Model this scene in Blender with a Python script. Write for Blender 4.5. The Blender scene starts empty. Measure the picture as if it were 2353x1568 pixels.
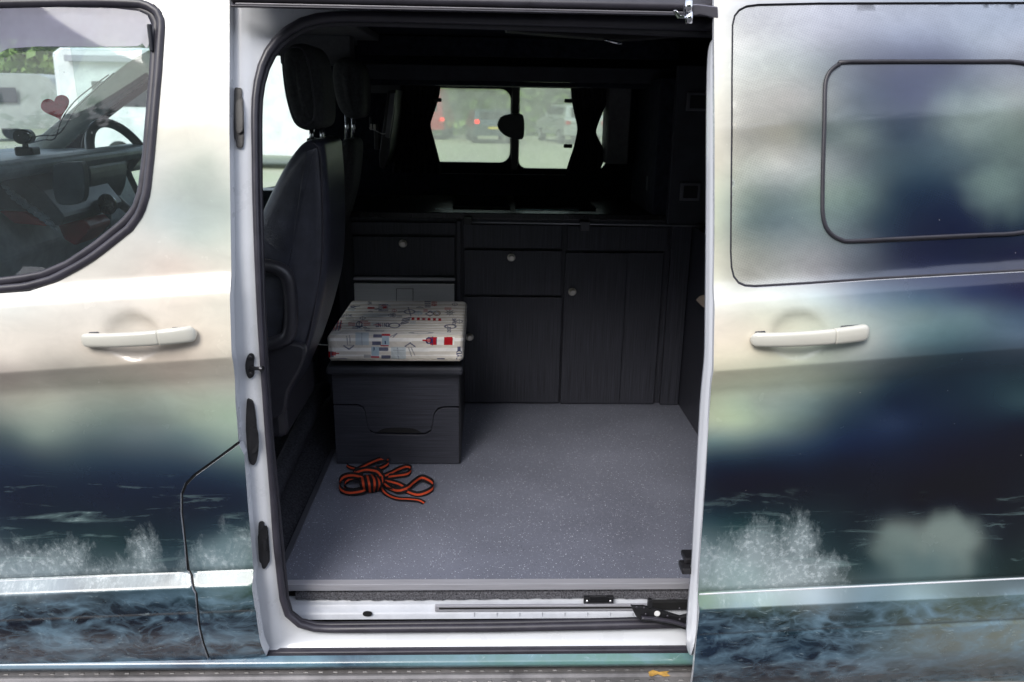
import bpy, bmesh, math, random
import numpy as np
from mathutils import Vector, Matrix
from mathutils.geometry import delaunay_2d_cdt
random.seed(7)
rng = np.random.default_rng(7)
S = bpy.context.scene
C = S.collection

# ------------------------------------------------------------------ camera
PW, PH, CX, CY = 2353., 1568., 1176.5, 784.
VY = np.array([1120., 235.]); VN = np.array([1080., 6800.])
F = math.sqrt(-((VY[0]-CX)*(VN[0]-CX)+(VY[1]-CY)*(VN[1]-CY)))
def _c(v):
    d = np.array([(v[0]-CX)/F, -(v[1]-CY)/F, -1.]); return d/np.linalg.norm(d)
_Y = _c(VY); _Z = -_c(VN); _X = np.cross(_Y, _Z)
R = np.stack([_X, _Y, _Z]); EYE = np.array([0., 0., 1.75])
cam_d = bpy.data.cameras.new('camera'); cam = bpy.data.objects.new('camera', cam_d); C.objects.link(cam)
M4 = Matrix.Identity(4)
for i in range(3):
    for j in range(3): M4[i][j] = float(R[i, j])
    M4[i][3] = float(EYE[i])
cam.matrix_world = M4
cam_d.sensor_width = 36.; cam_d.lens = F/PW*36.; cam_d.clip_start = .05; cam_d.clip_end = 600.
cam_d.dof.use_dof = True; cam_d.dof.focus_distance = 2.0; cam_d.dof.aperture_fstop = 6.3
S.camera = cam

# ------------------------------------------------------------------ world, sun, exposure
SUN_EL, SUN_AZ = math.radians(44), math.radians(207)      # veiled sun, high on the near side, to the left
w = bpy.data.worlds.new('World'); S.world = w; w.use_nodes = True
nt = w.node_tree; bg = nt.nodes['Background']
sky = nt.nodes.new('ShaderNodeTexSky'); sky.sky_type = 'NISHITA'; sky.sun_disc = False
sky.sun_elevation = SUN_EL; sky.sun_rotation = SUN_AZ
sky.air_density = 1.0; sky.dust_density = 3.0; sky.ozone_density = 1.0
# thin high cloud over the whole sky
tc = nt.nodes.new('ShaderNodeTexCoord'); nz = nt.nodes.new('ShaderNodeTexNoise')
nz.inputs['Scale'].default_value = 2.6; nz.inputs['Detail'].default_value = 5; nz.inputs['Roughness'].default_value = .55
cr = nt.nodes.new('ShaderNodeValToRGB'); cr.color_ramp.elements[0].position = .35; cr.color_ramp.elements[1].position = .68
cr.color_ramp.elements[0].color = (.25, .25, .25, 1); cr.color_ramp.elements[1].color = (.85, .85, .85, 1)
mx = nt.nodes.new('ShaderNodeMix'); mx.data_type = 'RGBA'
nt.links.new(tc.outputs['Generated'], nz.inputs['Vector']); nt.links.new(nz.outputs['Fac'], cr.inputs['Fac'])
nt.links.new(cr.outputs['Color'], mx.inputs['Factor']); nt.links.new(sky.outputs['Color'], mx.inputs['A'])
mx.inputs['B'].default_value = (8.2, 8.6, 9.8, 1)
nt.links.new(mx.outputs['Result'], bg.inputs['Color']); bg.inputs['Strength'].default_value = .13
sd = bpy.data.lights.new('sun', 'SUN'); sd.energy = 1.5; sd.angle = math.radians(28); sd.color = (1, .97, .92)
sun = bpy.data.objects.new('sun', sd); C.objects.link(sun)
sdir = Vector((math.sin(SUN_AZ)*math.cos(SUN_EL), math.cos(SUN_AZ)*math.cos(SUN_EL), math.sin(SUN_EL)))
sun.rotation_euler = sdir.to_track_quat('Z', 'Y').to_euler()
S.view_settings.view_transform = 'Standard'; S.view_settings.look = 'None'
S.view_settings.exposure = 0.95; S.view_settings.gamma = 1
S.view_settings.use_curve_mapping = False
S.cycles.max_bounces = 10; S.cycles.transparent_max_bounces = 16

# ------------------------------------------------------------------ pixels (of a 2353 wide view) to points and back
def ray(px, py): return R @ np.array([(px-CX)/F, -(py-CY)/F, -1.])
def UY(px, py, Y): d = ray(px, py); return Vector(EYE+d*(Y/d[1]))
def UZ(px, py, Z): d = ray(px, py); return Vector(EYE+d*((Z-EYE[2])/d[2]))
def UX(px, py, X): d = ray(px, py); return Vector(EYE+d*(X/d[0]))
def US(px, py, fn):
    d = ray(px, py); Y = 1.6
    for _ in range(25):
        p = EYE+d*(Y/d[1]); Y = .5*Y+.5*float(fn(p[0], p[2]))
    return Vector(EYE+d*(Y/d[1]))
def proj(P):
    q = (np.asarray(P)-EYE) @ R
    return np.stack([CX-F*q[:, 0]/q[:, 2], CY+F*q[:, 1]/q[:, 2]], 1)

def lin(c):
    c = np.asarray(c, float)/255.
    return np.where(c <= .04045, c/12.92, ((c+.055)/1.055)**2.4)

# ------------------------------------------------------------------ materials
def nodes_of(m): return m.node_tree.nodes, m.node_tree.links
def mat(name, col, rough=.5, metal=0., spec=.5, coat=0., nscale=0., namt=.15, bump=0., bscale=200., stretch=(1, 1, 1), rvar=0., two=None, emis=0.):
    m = bpy.data.materials.new(name); m.use_nodes = True
    N, L = nodes_of(m); b = N['Principled BSDF']
    b.inputs['Base Color'].default_value = (*col, 1); b.inputs['Roughness'].default_value = rough
    b.inputs['Metallic'].default_value = metal; b.inputs['Specular IOR Level'].default_value = spec
    b.inputs['Coat Weight'].default_value = coat; b.inputs['Coat Roughness'].default_value = .08
    if emis: b.inputs['Emission Color'].default_value = (*col, 1); b.inputs['Emission Strength'].default_value = emis
    t = N.new('ShaderNodeTexCoord'); mp = N.new('ShaderNodeMapping'); mp.inputs['Scale'].default_value = stretch
    L.new(t.outputs['Object'], mp.inputs['Vector'])
    if nscale:
        n = N.new('ShaderNodeTexNoise'); n.inputs['Scale'].default_value = nscale; n.inputs['Detail'].default_value = 5
        n.inputs['Roughness'].default_value = .6
        L.new(mp.outputs['Vector'], n.inputs['Vector'])
        r = N.new('ShaderNodeMapRange'); r.inputs['From Min'].default_value = .3; r.inputs['From Max'].default_value = .7
        L.new(n.outputs['Fac'], r.inputs['Value'])
        x = N.new('ShaderNodeMix'); x.data_type = 'RGBA'
        a = np.array(col)*(1-namt); c2 = np.array(two if two else np.minimum(np.array(col)*(1+namt), .9))
        x.inputs['A'].default_value = (*a, 1); x.inputs['B'].default_value = (*c2, 1)
        L.new(r.outputs['Result'], x.inputs['Factor']); L.new(x.outputs['Result'], b.inputs['Base Color'])
        if rvar:
            q = N.new('ShaderNodeMapRange'); q.inputs['To Min'].default_value = max(rough-rvar, .02); q.inputs['To Max'].default_value = min(rough+rvar, 1)
            L.new(n.outputs['Fac'], q.inputs['Value']); L.new(q.outputs['Result'], b.inputs['Roughness'])
    if bump:
        n2 = N.new('ShaderNodeTexNoise'); n2.inputs['Scale'].default_value = bscale; n2.inputs['Detail'].default_value = 4
        L.new(mp.outputs['Vector'], n2.inputs['Vector'])
        bp = N.new('ShaderNodeBump'); bp.inputs['Strength'].default_value = bump; bp.inputs['Distance'].default_value = .002
        L.new(n2.outputs['Fac'], bp.inputs['Height']); L.new(bp.outputs['Normal'], b.inputs['Normal'])
    return m

def M_(N, L, op, a, b=None, c=None, clamp=False):
    n = N.new('ShaderNodeMath'); n.operation = op; n.use_clamp = clamp
    for i, v in enumerate((a, b, c)):
        if v is None: continue
        if hasattr(v, 'is_linked') or hasattr(v, 'links'): L.new(v, n.inputs[i])
        else: n.inputs[i].default_value = v
    return n.outputs[0]
def mixc(N, L, f, a, b):
    x = N.new('ShaderNodeMix'); x.data_type = 'RGBA'
    for k, v in (('Factor', f), ('A', a), ('B', b)):
        if hasattr(v, 'links'): L.new(v, x.inputs[k])
        elif k == 'Factor': x.inputs[k].default_value = v
        else: x.inputs[k].default_value = (*v, 1)
    return x.outputs['Result']
def noise(N, L, vec, scale, det=5, rough=.6, dist=0.):
    n = N.new('ShaderNodeTexNoise'); n.inputs['Scale'].default_value = scale; n.inputs['Detail'].default_value = det
    n.inputs['Roughness'].default_value = rough; n.inputs['Distortion'].default_value = dist
    L.new(vec, n.inputs['Vector']); return n.outputs['Fac']
def mapping(N, L, vec, sc, loc=(0, 0, 0), rot=(0, 0, 0)):
    m = N.new('ShaderNodeMapping'); m.inputs['Scale'].default_value = sc; m.inputs['Location'].default_value = loc; m.inputs['Rotation'].default_value = rot
    L.new(vec, m.inputs['Vector']); return m.outputs['Vector']

def wrap_material(name, rough=.24, coat=.45, dots=False, cl=.75):
    """printed seascape film: the colours come from the Col attribute, cloud, spray and foam relief from noise"""
    m = bpy.data.materials.new(name); m.use_nodes = True
    N, L = nodes_of(m); b = N['Principled BSDF']
    ac = N.new('ShaderNodeAttribute'); ac.attribute_name = 'Col'
    am = N.new('ShaderNodeAttribute'); am.attribute_name = 'Mask'
    sp = N.new('ShaderNodeSeparateColor'); L.new(am.outputs['Color'], sp.inputs['Color'])
    mR, mG, mB = sp.outputs['Red'], sp.outputs['Green'], sp.outputs['Blue']
    t = N.new('ShaderNodeTexCoord'); P = t.outputs['Object']
    Pf = mapping(N, L, P, (1, .15, 1))
    # clouds
    n1 = noise(N, L, mapping(N, L, P, (1, .2, 1.8)), 4.5, 5, .5, .4)
    n1 = M_(N, L, 'ADD', M_(N, L, 'MULTIPLY', n1, .62), M_(N, L, 'MULTIPLY', noise(N, L, mapping(N, L, P, (1, .2, 1.7), rot=(0, -.2, 0)), 15, 8, .62, .9), .38))
    k = M_(N, L, 'ADD', M_(N, L, 'MULTIPLY', M_(N, L, 'SUBTRACT', n1, .5), M_(N, L, 'MULTIPLY', mB, cl)), 1.)
    vm = N.new('ShaderNodeVectorMath'); vm.operation = 'SCALE'; L.new(ac.outputs['Color'], vm.inputs[0]); L.new(k, vm.inputs['Scale'])
    col = vm.outputs['Vector']
    # distant swell: thin horizontal streaks where alpha-like value sits in mask green below .5
    n2 = noise(N, L, mapping(N, L, P, (3.2, .2, 22)), 1.6, 6, .68, .8)
    sw = M_(N, L, 'MULTIPLY', M_(N, L, 'MULTIPLY', M_(N, L, 'SUBTRACT', n2, .56), 6., clamp=True), M_(N, L, 'MULTIPLY', ac.outputs['Alpha'], .55))
    col = mixc(N, L, sw, col, (.17, .26, .26))
    sw2 = M_(N, L, 'MULTIPLY', M_(N, L, 'MULTIPLY', M_(N, L, 'SUBTRACT', n2, .68), 12., clamp=True), M_(N, L, 'MULTIPLY', ac.outputs['Alpha'], .8))
    col = mixc(N, L, sw2, col, (.42, .5, .5))
    # foam veins
    wv = N.new('ShaderNodeTexNoise'); wv.inputs['Scale'].default_value = 7; wv.inputs['Detail'].default_value = 3; L.new(P, wv.inputs['Vector'])
    sc = N.new('ShaderNodeVectorMath'); sc.operation = 'MULTIPLY_ADD'; L.new(wv.outputs['Color'], sc.inputs[0]); sc.inputs[1].default_value = (.10, 0, .07)
    L.new(P, sc.inputs[2])
    v = mapping(N, L, sc.outputs['Vector'], (1, .1, 2.0), rot=(0, .18, 0))
    n3 = noise(N, L, v, 17, 5, .55, .4)
    rid = M_(N, L, 'SUBTRACT', 1., M_(N, L, 'MULTIPLY', M_(N, L, 'ABSOLUTE', M_(N, L, 'SUBTRACT', n3, .5)), 9.), clamp=True)
    rid = M_(N, L, 'POWER', rid, 1.6)
    n3b = noise(N, L, mapping(N, L, P, (1, .1, 2.2)), 7, 4, .6, .5)
    area = M_(N, L, 'MULTIPLY', M_(N, L, 'SUBTRACT', n3b, .40), 4., clamp=True)
    vo = N.new('ShaderNodeTexVoronoi'); vo.inputs['Scale'].default_value = 15; L.new(mapping(N, L, sc.outputs['Vector'], (1, .05, 2.0), rot=(0, .15, 0)), vo.inputs['Vector'])
    hol = M_(N, L, 'MULTIPLY', M_(N, L, 'SUBTRACT', vo.outputs['Distance'], .34), 4.5, clamp=True)
    brk = M_(N, L, 'ADD', .35, M_(N, L, 'MULTIPLY', n3, .9))
    f3 = M_(N, L, 'ADD', M_(N, L, 'MULTIPLY', M_(N, L, 'MULTIPLY', hol, area), .75), M_(N, L, 'MULTIPLY', rid, .30))
    f3 = M_(N, L, 'MULTIPLY', M_(N, L, 'MULTIPLY', f3, brk), mG, clamp=True)
    f3 = M_(N, L, 'MULTIPLY', f3, M_(N, L, 'ADD', .25, M_(N, L, 'MULTIPLY', noise(N, L, mapping(N, L, P, (1, .1, 2.5)), 3.2, 3), 1.2)), clamp=True)
    col = mixc(N, L, f3, col, (.15, .25, .33))
    # fine light caps on the water
    n5 = noise(N, L, mapping(N, L, sc.outputs['Vector'], (1, .1, 4.0)), 30, 6, .7, .6)
    f5 = M_(N, L, 'MULTIPLY', M_(N, L, 'MULTIPLY', M_(N, L, 'SUBTRACT', n5, .60), 8., clamp=True), M_(N, L, 'MULTIPLY', mG, .5))
    col = mixc(N, L, f5, col, (.36, .46, .5))
    # breaking spray
    n4 = noise(N, L, mapping(N, L, P, (1.3, .1, .7), rot=(0, .35, 0)), 17, 12, .78, .3)
    n6 = noise(N, L, Pf, 85, 7, .75)
    k4 = M_(N, L, 'ADD', M_(N, L, 'MULTIPLY', mR, 1.15), M_(N, L, 'MULTIPLY', M_(N, L, 'SUBTRACT', n4, .5), 2.4))
    mist = M_(N, L, 'MULTIPLY', M_(N, L, 'MULTIPLY', M_(N, L, 'SUBTRACT', k4, .22), 1.1, clamp=True), .55)
    mist = M_(N, L, 'MULTIPLY', mist, M_(N, L, 'MINIMUM', M_(N, L, 'MULTIPLY', mR, 5.), 1.))
    col = mixc(N, L, mist, col, (.34, .41, .43))
    drop = M_(N, L, 'MULTIPLY', M_(N, L, 'MULTIPLY', M_(N, L, 'SUBTRACT', n6, .50), 7., clamp=True), M_(N, L, 'MULTIPLY', M_(N, L, 'SUBTRACT', k4, .25), 1.6, clamp=True))
    drop = M_(N, L, 'MULTIPLY', drop, M_(N, L, 'MINIMUM', M_(N, L, 'MULTIPLY', mR, 5.), .50))
    col = mixc(N, L, drop, col, (.60, .67, .70))
    # road dust, tiny specks
    v7 = N.new('ShaderNodeTexVoronoi'); v7.inputs['Scale'].default_value = 38; L.new(mapping(N, L, P, (1, .1, 1)), v7.inputs['Vector'])
    s7 = N.new('ShaderNodeSeparateColor'); L.new(v7.outputs['Color'], s7.inputs['Color'])
    f7 = M_(N, L, 'MULTIPLY', M_(N, L, 'GREATER_THAN', s7.outputs['Red'], .82), M_(N, L, 'LESS_THAN', v7.outputs['Distance'], .04))
    col = mixc(N, L, M_(N, L, 'MULTIPLY', f7, .5), col, (.35, .35, .33))
    if dots:   # perforated film: fine grid of holes
        wx = N.new('ShaderNodeTexVoronoi'); wx.inputs['Scale'].default_value = 330; wx.inputs['Randomness'].default_value = .12
        L.new(mapping(N, L, P, (1, 0, 1), rot=(0, .25, 0)), wx.inputs['Vector'])
        f8 = M_(N, L, 'MULTIPLY', M_(N, L, 'SUBTRACT', .33, wx.outputs['Distance']), 9., clamp=True)
        col = mixc(N, L, M_(N, L, 'MULTIPLY', f8, .42), col, (.03, .035, .045))
    L.new(col, b.inputs['Base Color'])
    rr = N.new('ShaderNodeMapRange'); rr.inputs['To Min'].default_value = rough*.75; rr.inputs['To Max'].default_value = rough*1.35
    L.new(noise(N, L, P, 14, 4), rr.inputs['Value']); L.new(rr.outputs['Result'], b.inputs['Roughness'])
    b.inputs['Coat Weight'].default_value = coat; b.inputs['Coat Roughness'].default_value = .06
    b.inputs['Specular IOR Level'].default_value = .5
    bp = N.new('ShaderNodeBump'); bp.inputs['Strength'].default_value = .05; bp.inputs['Distance'].default_value = .001
    L.new(noise(N, L, P, 60, 3), bp.inputs['Height']); L.new(bp.outputs['Normal'], b.inputs['Normal'])
    return m

def glass_material(name, tint=(.86, .92, .92), haze=.0, hazecol=(.8, .85, .85), drops=0.):
    m = bpy.data.materials.new(name); m.use_nodes = True
    N, L = nodes_of(m); N.remove(N['Principled BSDF']); out = N['Material Output']
    tr = N.new('ShaderNodeBsdfTransparent'); tr.inputs['Color'].default_value = (*tint, 1)
    gl = N.new('ShaderNodeBsdfGlossy'); gl.inputs['Roughness'].default_value = .02
    fr = N.new('ShaderNodeFresnel'); fr.inputs['IOR'].default_value = 1.55
    a = N.new('ShaderNodeMixShader'); L.new(fr.outputs[0], a.inputs[0]); L.new(tr.outputs[0], a.inputs[1]); L.new(gl.outputs[0], a.inputs[2])
    last = a.outputs[0]
    t = N.new('ShaderNodeTexCoord')
    if haze or drops:
        tl = N.new('ShaderNodeBsdfTranslucent'); tl.inputs['Color'].default_value = (*hazecol, 1)
        df = N.new('ShaderNodeBsdfDiffuse'); df.inputs['Color'].default_value = (*hazecol, 1)
        h = N.new('ShaderNodeMixShader'); h.inputs[0].default_value = .4; L.new(tl.outputs[0], h.inputs[1]); L.new(df.outputs[0], h.inputs[2])
        f = M_(N, L, 'MULTIPLY', noise(N, L, t.outputs['Object'], 5, 4), haze*2)
        if drops:
            vd = N.new('ShaderNodeTexVoronoi'); vd.inputs['Scale'].default_value = 110; L.new(mapping(N, L, t.outputs['Object'], (1, .05, 1)), vd.inputs['Vector'])
            sv = N.new('ShaderNodeSeparateColor'); L.new(vd.outputs['Color'], sv.inputs['Color'])
            d = M_(N, L, 'LESS_THAN', vd.outputs['Distance'], M_(N, L, 'MULTIPLY', M_(N, L, 'POWER', sv.outputs['Red'], 2.5), .26))
            reg = M_(N, L, 'MULTIPLY', M_(N, L, 'SUBTRACT', noise(N, L, t.outputs['Object'], 6, 2), .42), 6., clamp=True)
            f = M_(N, L, 'ADD', f, M_(N, L, 'MULTIPLY', M_(N, L, 'MULTIPLY', d, reg), drops), clamp=True)
        x = N.new('ShaderNodeMixShader'); L.new(f, x.inputs[0]); L.new(last, x.inputs[1]); L.new(h.outputs[0], x.inputs[2]); last = x.outputs[0]
    L.new(last, out.inputs['Surface'])
    return m

def vinyl_material():
    m = mat('speckled_vinyl', (.140, .150, .190), .42, rvar=.14, nscale=3.5, namt=.14, bump=.12, bscale=900)
    N, L = nodes_of(m); b = N['Principled BSDF']; src = b.inputs['Base Color'].links[0].from_socket
    t = N.new('ShaderNodeTexCoord'); P = t.outputs['Object']; col = src
    for sc, th, keep, c, s in ((230, .32, .70, (.62, .64, .72), 0), (190, .26, .62, (.025, .025, .035), 3), (330, .36, .58, (.30, .32, .40), 7)):
        v = N.new('ShaderNodeTexVoronoi'); v.inputs['Scale'].default_value = sc; L.new(mapping(N, L, P, (1, 1, 1), (s, s, 0)), v.inputs['Vector'])
        spx = N.new('ShaderNodeSeparateColor'); L.new(v.outputs['Color'], spx.inputs['Color'])
        g = M_(N, L, 'GREATER_THAN', spx.outputs['Red'], keep)
        rad = M_(N, L, 'MULTIPLY', spx.outputs['Green'], th)
        f = M_(N, L, 'MULTIPLY', g, M_(N, L, 'LESS_THAN', v.outputs['Distance'], rad))
        col = mixc(N, L, f, col, c)
    L.new(col, b.inputs['Base Color']); return m

def wood_material(name, horizontal=False):
    st = (2, 2, 150) if horizontal else (150, 150, 2)
    m = mat(name, (.022, .024, .034), .38, nscale=2.6, namt=.45, two=(.054, .056, .074), stretch=st, bump=.35, bscale=5)
    return m

def gravel_material():
    m = mat('gravel_ground', (.50, .50, .40), .95, nscale=.35, namt=.22, two=(.33, .36, .24), bump=.8, bscale=30)
    return m

WHITE = mat('white_paint', (.57, .59, .625), .28, coat=.5, nscale=9, namt=.05, rvar=.06)
WHITE2 = mat('dusty_white_paint', (.42, .44, .48), .5, coat=.1, nscale=14, namt=.14, rvar=.1, bump=.1, bscale=60)
CREAM = mat('cream_film', (.53, .52, .46), .3, coat=.4, nscale=8, namt=.05, stretch=(1, 1, 6))
RUBBER = mat('black_rubber', (.020, .019, .026), .45, nscale=30, namt=.25, bump=.1, bscale=300)
RUBBER2 = mat('grey_black_rubber', (.032, .030, .040), .38, nscale=20, namt=.25, bump=.08, bscale=300, rvar=.1)
PLASTIC = mat('black_plastic', (.012, .012, .014), .38, nscale=40, namt=.3, bump=.15, bscale=500)
DARKTRIM = mat('dark_trim', (.022, .024, .033), .7, nscale=12, namt=.3, bump=.2, bscale=200)
CARPET = mat('charcoal_carpet', (.026, .027, .034), .95, spec=.1, nscale=160, namt=.6, two=(.055, .057, .07), bump=1., bscale=500)
CARPET2 = mat('grey_carpet_edge', (.05, .05, .06), .95, spec=.1, nscale=260, namt=.7, two=(.17, .17, .19), bump=1., bscale=700)
LINING = mat('black_lining', (.017, .019, .028), .9, spec=.1, nscale=40, namt=.4)
GREYLIN = mat('grey_headlining', (.12, .12, .125), .9, spec=.1, nscale=40, namt=.15)
ALU = mat('brushed_aluminium', (.40, .40, .44), .42, metal=.35, nscale=8, namt=.14, stretch=(1, 60, 60), rvar=.1)
ALUD = mat('worn_tread_aluminium', (.205, .195, .195), .42, metal=.35, nscale=10, namt=.35, rvar=.15, bump=.3, bscale=80)
CHROME = mat('chrome', (.75, .75, .78), .12, metal=1., nscale=4, namt=.03)
NICKEL = mat('satin_nickel', (.62, .59, .53), .28, metal=.8, nscale=12, namt=.08)
SILVER = mat('silver_panel', (.55, .56, .57), .4, metal=.35, nscale=5, namt=.06, stretch=(1, 1, 30))
LEATHER = mat('black_leatherette', (.031, .033, .046), .29, nscale=26, namt=.3, bump=.35, bscale=420)
LEATHER2 = mat('dark_seat_cloth', (.030, .032, .034), .8, nscale=120, namt=.45, bump=.6, bscale=600)
SEATP = mat('seat_side_plastic', (.030, .029, .036), .33, nscale=20, namt=.2, bump=.2, bscale=600)
CURT = mat('black_curtain_cloth', (.02, .02, .023), .9, spec=.1, nscale=60, namt=.4)
WOODV = wood_material('dark_wood_grain'); WOODH = wood_material('dark_wood_grain_across', True)
WORK = mat('black_worktop', (.012, .012, .014), .25, nscale=30, namt=.3)
GLASSLID = mat('dark_glass_lid', (.004, .006, .008), .03, spec=.6, nscale=4, namt=.1)
CYAN = mat('cyan_glint_and_lever', (.50, .80, .88), .2, metal=.0, nscale=5, namt=.1)  # bright cyan painted as the reflection on the lid edges; also colours the lever
VINYL = vinyl_material()
SEWW = mat('cord', (.5, .5, .5), .6, nscale=60, namt=.2)
GAP = mat('gap_black', (.006, .006, .007), .8, nscale=20, namt=.3)
DASH = mat('dashboard_plastic', (.26, .33, .38), .42, nscale=22, namt=.2, bump=.2, bscale=400)
DASHD = mat('dark_dashboard_plastic', (.07, .10, .12), .4, nscale=22, namt=.2, bump=.2, bscale=400)
PILLAR = mat('pale_grey_pillar_trim', (.62, .64, .58), .7, nscale=30, namt=.1)
REDP = mat('red_trim', (.30, .012, .015), .4, nscale=22, namt=.2)
HEART = mat('red_heart_film', (.30, .004, .010), .5, nscale=90, namt=.3)
ORANGE = mat('orange_webbing', (.50, .062, .022), .9, spec=.2, nscale=500, namt=.25, bump=.6, bscale=900)
BLACKW = mat('black_webbing', (.010, .009, .011), .8, spec=.2, nscale=500, namt=.3, bump=.6, bscale=900)
LEAFM = mat('dry_leaf', (.42, .24, .05), .7, nscale=60, namt=.4)
WRAP = wrap_material('printed_seascape_film'); WRAPW = wrap_material('perforated_seascape_film', .16, .8, True, 1.3)
PANE = glass_material('clear_side_glass', (.88, .96, .97), .05, (.7, .80, .84), .30)
SMOKE = glass_material('smoked_acrylic', (.5, .5, .6), .46, (.62, .62, .80))  # lavender haze stands in for sky reflected in the deflector
MISTY = glass_material('misted_window', (.86, .94, .84), .34, (1., 1., .93), .12)
CLEAR = glass_material('clear_glass', (.9, .95, .94), .02)
WDOT = mat('white_sticker', (.8, .8, .8), .5, nscale=40, namt=.05)

# ------------------------------------------------------------------ object helpers
def link(name, me, m=None, parent=None, **kw):
    o = bpy.data.objects.new(name, me); C.objects.link(o)
    if m is not None:
        for x in (m if isinstance(m, (list, tuple)) else [m]): me.materials.append(x)
    if parent is not None: o.parent = parent
    for k, v in kw.items(): o[k] = v
    return o
def empty(name, loc, label, cat, group=None):
    o = bpy.data.objects.new(name, None); C.objects.link(o); o.location = loc; o.empty_display_size = .05
    o['label'] = label; o['category'] = cat
    if group: o['group'] = group
    bpy.context.view_layer.update()
    return o
def tag(o, label, cat, group=None):
    o['label'] = label; o['category'] = cat
    if group: o['group'] = group
    return o
def mesh(name, v, f, smooth=False):
    me = bpy.data.meshes.new(name); me.from_pydata([tuple(map(float, p)) for p in v], [], f); me.update()
    if smooth: me.shade_smooth()
    return me
def local(me, parent):
    """vertices were given in world space: move them into the parent's space"""
    p = parent
    off = Vector((0, 0, 0))
    while p is not None: off += p.location; p = p.parent
    if off.length: me.transform(Matrix.Translation(-off))
    return me
def add(name, me, m, parent=None, **kw):
    if parent is not None: local(me, parent)
    return link(name, me, m, parent, **kw)
def box(name, lo, hi, m, parent=None, bev=.002, **kw):
    bm = bmesh.new(); bmesh.ops.create_cube(bm, size=1)
    lo, hi = Vector(lo), Vector(hi); c, s = (lo+hi)/2, hi-lo
    for v in bm.verts: v.co = Vector((v.co.x*s.x, v.co.y*s.y, v.co.z*s.z))+c
    b = min(bev, min(abs(s.x), abs(s.y), abs(s.z))*.3)
    if b > 0: bmesh.ops.bevel(bm, geom=bm.edges[:]+bm.verts[:], offset=b, segments=2, profile=.5, affect='EDGES')
    me = bpy.data.meshes.new(name); bm.to_mesh(me); bm.free()
    return add(name, me, m, parent, **kw)
def pbox(name, px, Y0, Y1, m, parent=None, bev=.002, **kw):
    """box whose near face fills the pixel rectangle (x0,y0,x1,y1) on the plane Y0"""
    a = UY(px[0], px[1], Y0); b = UY(px[2], px[3], Y0)
    return box(name, (min(a.x, b.x), min(Y0, Y1), min(a.z, b.z)), (max(a.x, b.x), max(Y0, Y1), max(a.z, b.z)), m, parent, bev, **kw)
def catmull(pts, n=8, closed=False):
    pts = [np.array(p, float) for p in pts]; out = []; L = len(pts)
    rngi = range(L) if closed else range(L-1)
    for i in rngi:
        if closed: p0, p1, p2, p3 = pts[i-1], pts[i], pts[(i+1) % L], pts[(i+2) % L]
        else: p0, p1, p2, p3 = pts[max(i-1, 0)], pts[i], pts[i+1], pts[min(i+2, L-1)]
        for k in range(n):
            t = k/n; out.append(.5*((2*p1)+(-p0+p2)*t+(2*p0-5*p1+4*p2-p3)*t*t+(-p0+3*p1-3*p2+p3)*t**3))
    if not closed: out.append(pts[-1])
    return out
def sweep(name, path, ra, rb, m, parent=None, closed=False, up=(0, 1, 0), seg=10, caps=True, sq=1., smooth=True, **kw):
    """tube: ra across the path square to up, rb along up; both may be lists"""
    P = [Vector(p) for p in path]; n = len(P); V = []; Fc = []; up = Vector(up)
    for i in range(n):
        t = (P[(i+1) % n]-P[i-1]) if closed else (P[min(i+1, n-1)]-P[max(i-1, 0)])
        t.normalize(); a = t.cross(up); a.normalize(); b = a.cross(t); b.normalize()
        A = ra[i] if isinstance(ra, (list, tuple)) else ra; B = rb[i] if isinstance(rb, (list, tuple)) else rb
        for k in range(seg):
            g = 2*math.pi*k/seg; c, s_ = math.cos(g), math.sin(g)
            c = math.copysign(abs(c)**sq, c); s_ = math.copysign(abs(s_)**sq, s_)
            V.append(P[i]+a*(c*A)+b*(s_*B))
    for i in range(n if closed else n-1):
        j = (i+1) % n
        for k in range(seg):
            l = (k+1) % seg; Fc.append((i*seg+k, j*seg+k, j*seg+l, i*seg+l))
    if caps and not closed: Fc += [tuple(range(seg))[::-1], tuple((n-1)*seg+k for k in range(seg))]
    me = mesh(name, V, Fc, smooth); bm = bmesh.new(); bm.from_mesh(me); bmesh.ops.recalc_face_normals(bm, faces=bm.faces); bm.to_mesh(me); bm.free()
    return add(name, me, m, parent, **kw)
def inpoly(poly, x, y):
    poly = np.asarray(poly); r = np.zeros(np.shape(x), bool); n = len(poly)
    for i in range(n):
        x0, y0 = poly[i]; x1, y1 = poly[i-1]
        if y0 == y1: continue
        c = ((y0 > y) != (y1 > y)) & (x < (x1-x0)*(y-y0)/(y1-y0)+x0); r ^= c
    return r
def segdist(poly, x, y):
    poly = np.asarray(poly); d = np.full(np.shape(x), 9.)
    for i in range(len(poly)):
        a = poly[i-1]; b = poly[i]; ab = b-a; L2 = max(ab@ab, 1e-12)
        t = np.clip(((x-a[0])*ab[0]+(y-a[1])*ab[1])/L2, 0, 1)
        d = np.minimum(d, np.hypot(x-a[0]-t*ab[0], y-a[1]-t*ab[1]))
    return d
def resample(poly, step, closed=True):
    out = []; n = len(poly)
    for i in range(n if closed else n-1):
        a = np.array(poly[i], float); b = np.array(poly[(i+1) % n], float); k = max(1, int(np.linalg.norm(b-a)/step))
        for j in range(k): out.append(a+(b-a)*j/k)
    if not closed: out.append(np.array(poly[-1], float))
    return out
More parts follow.
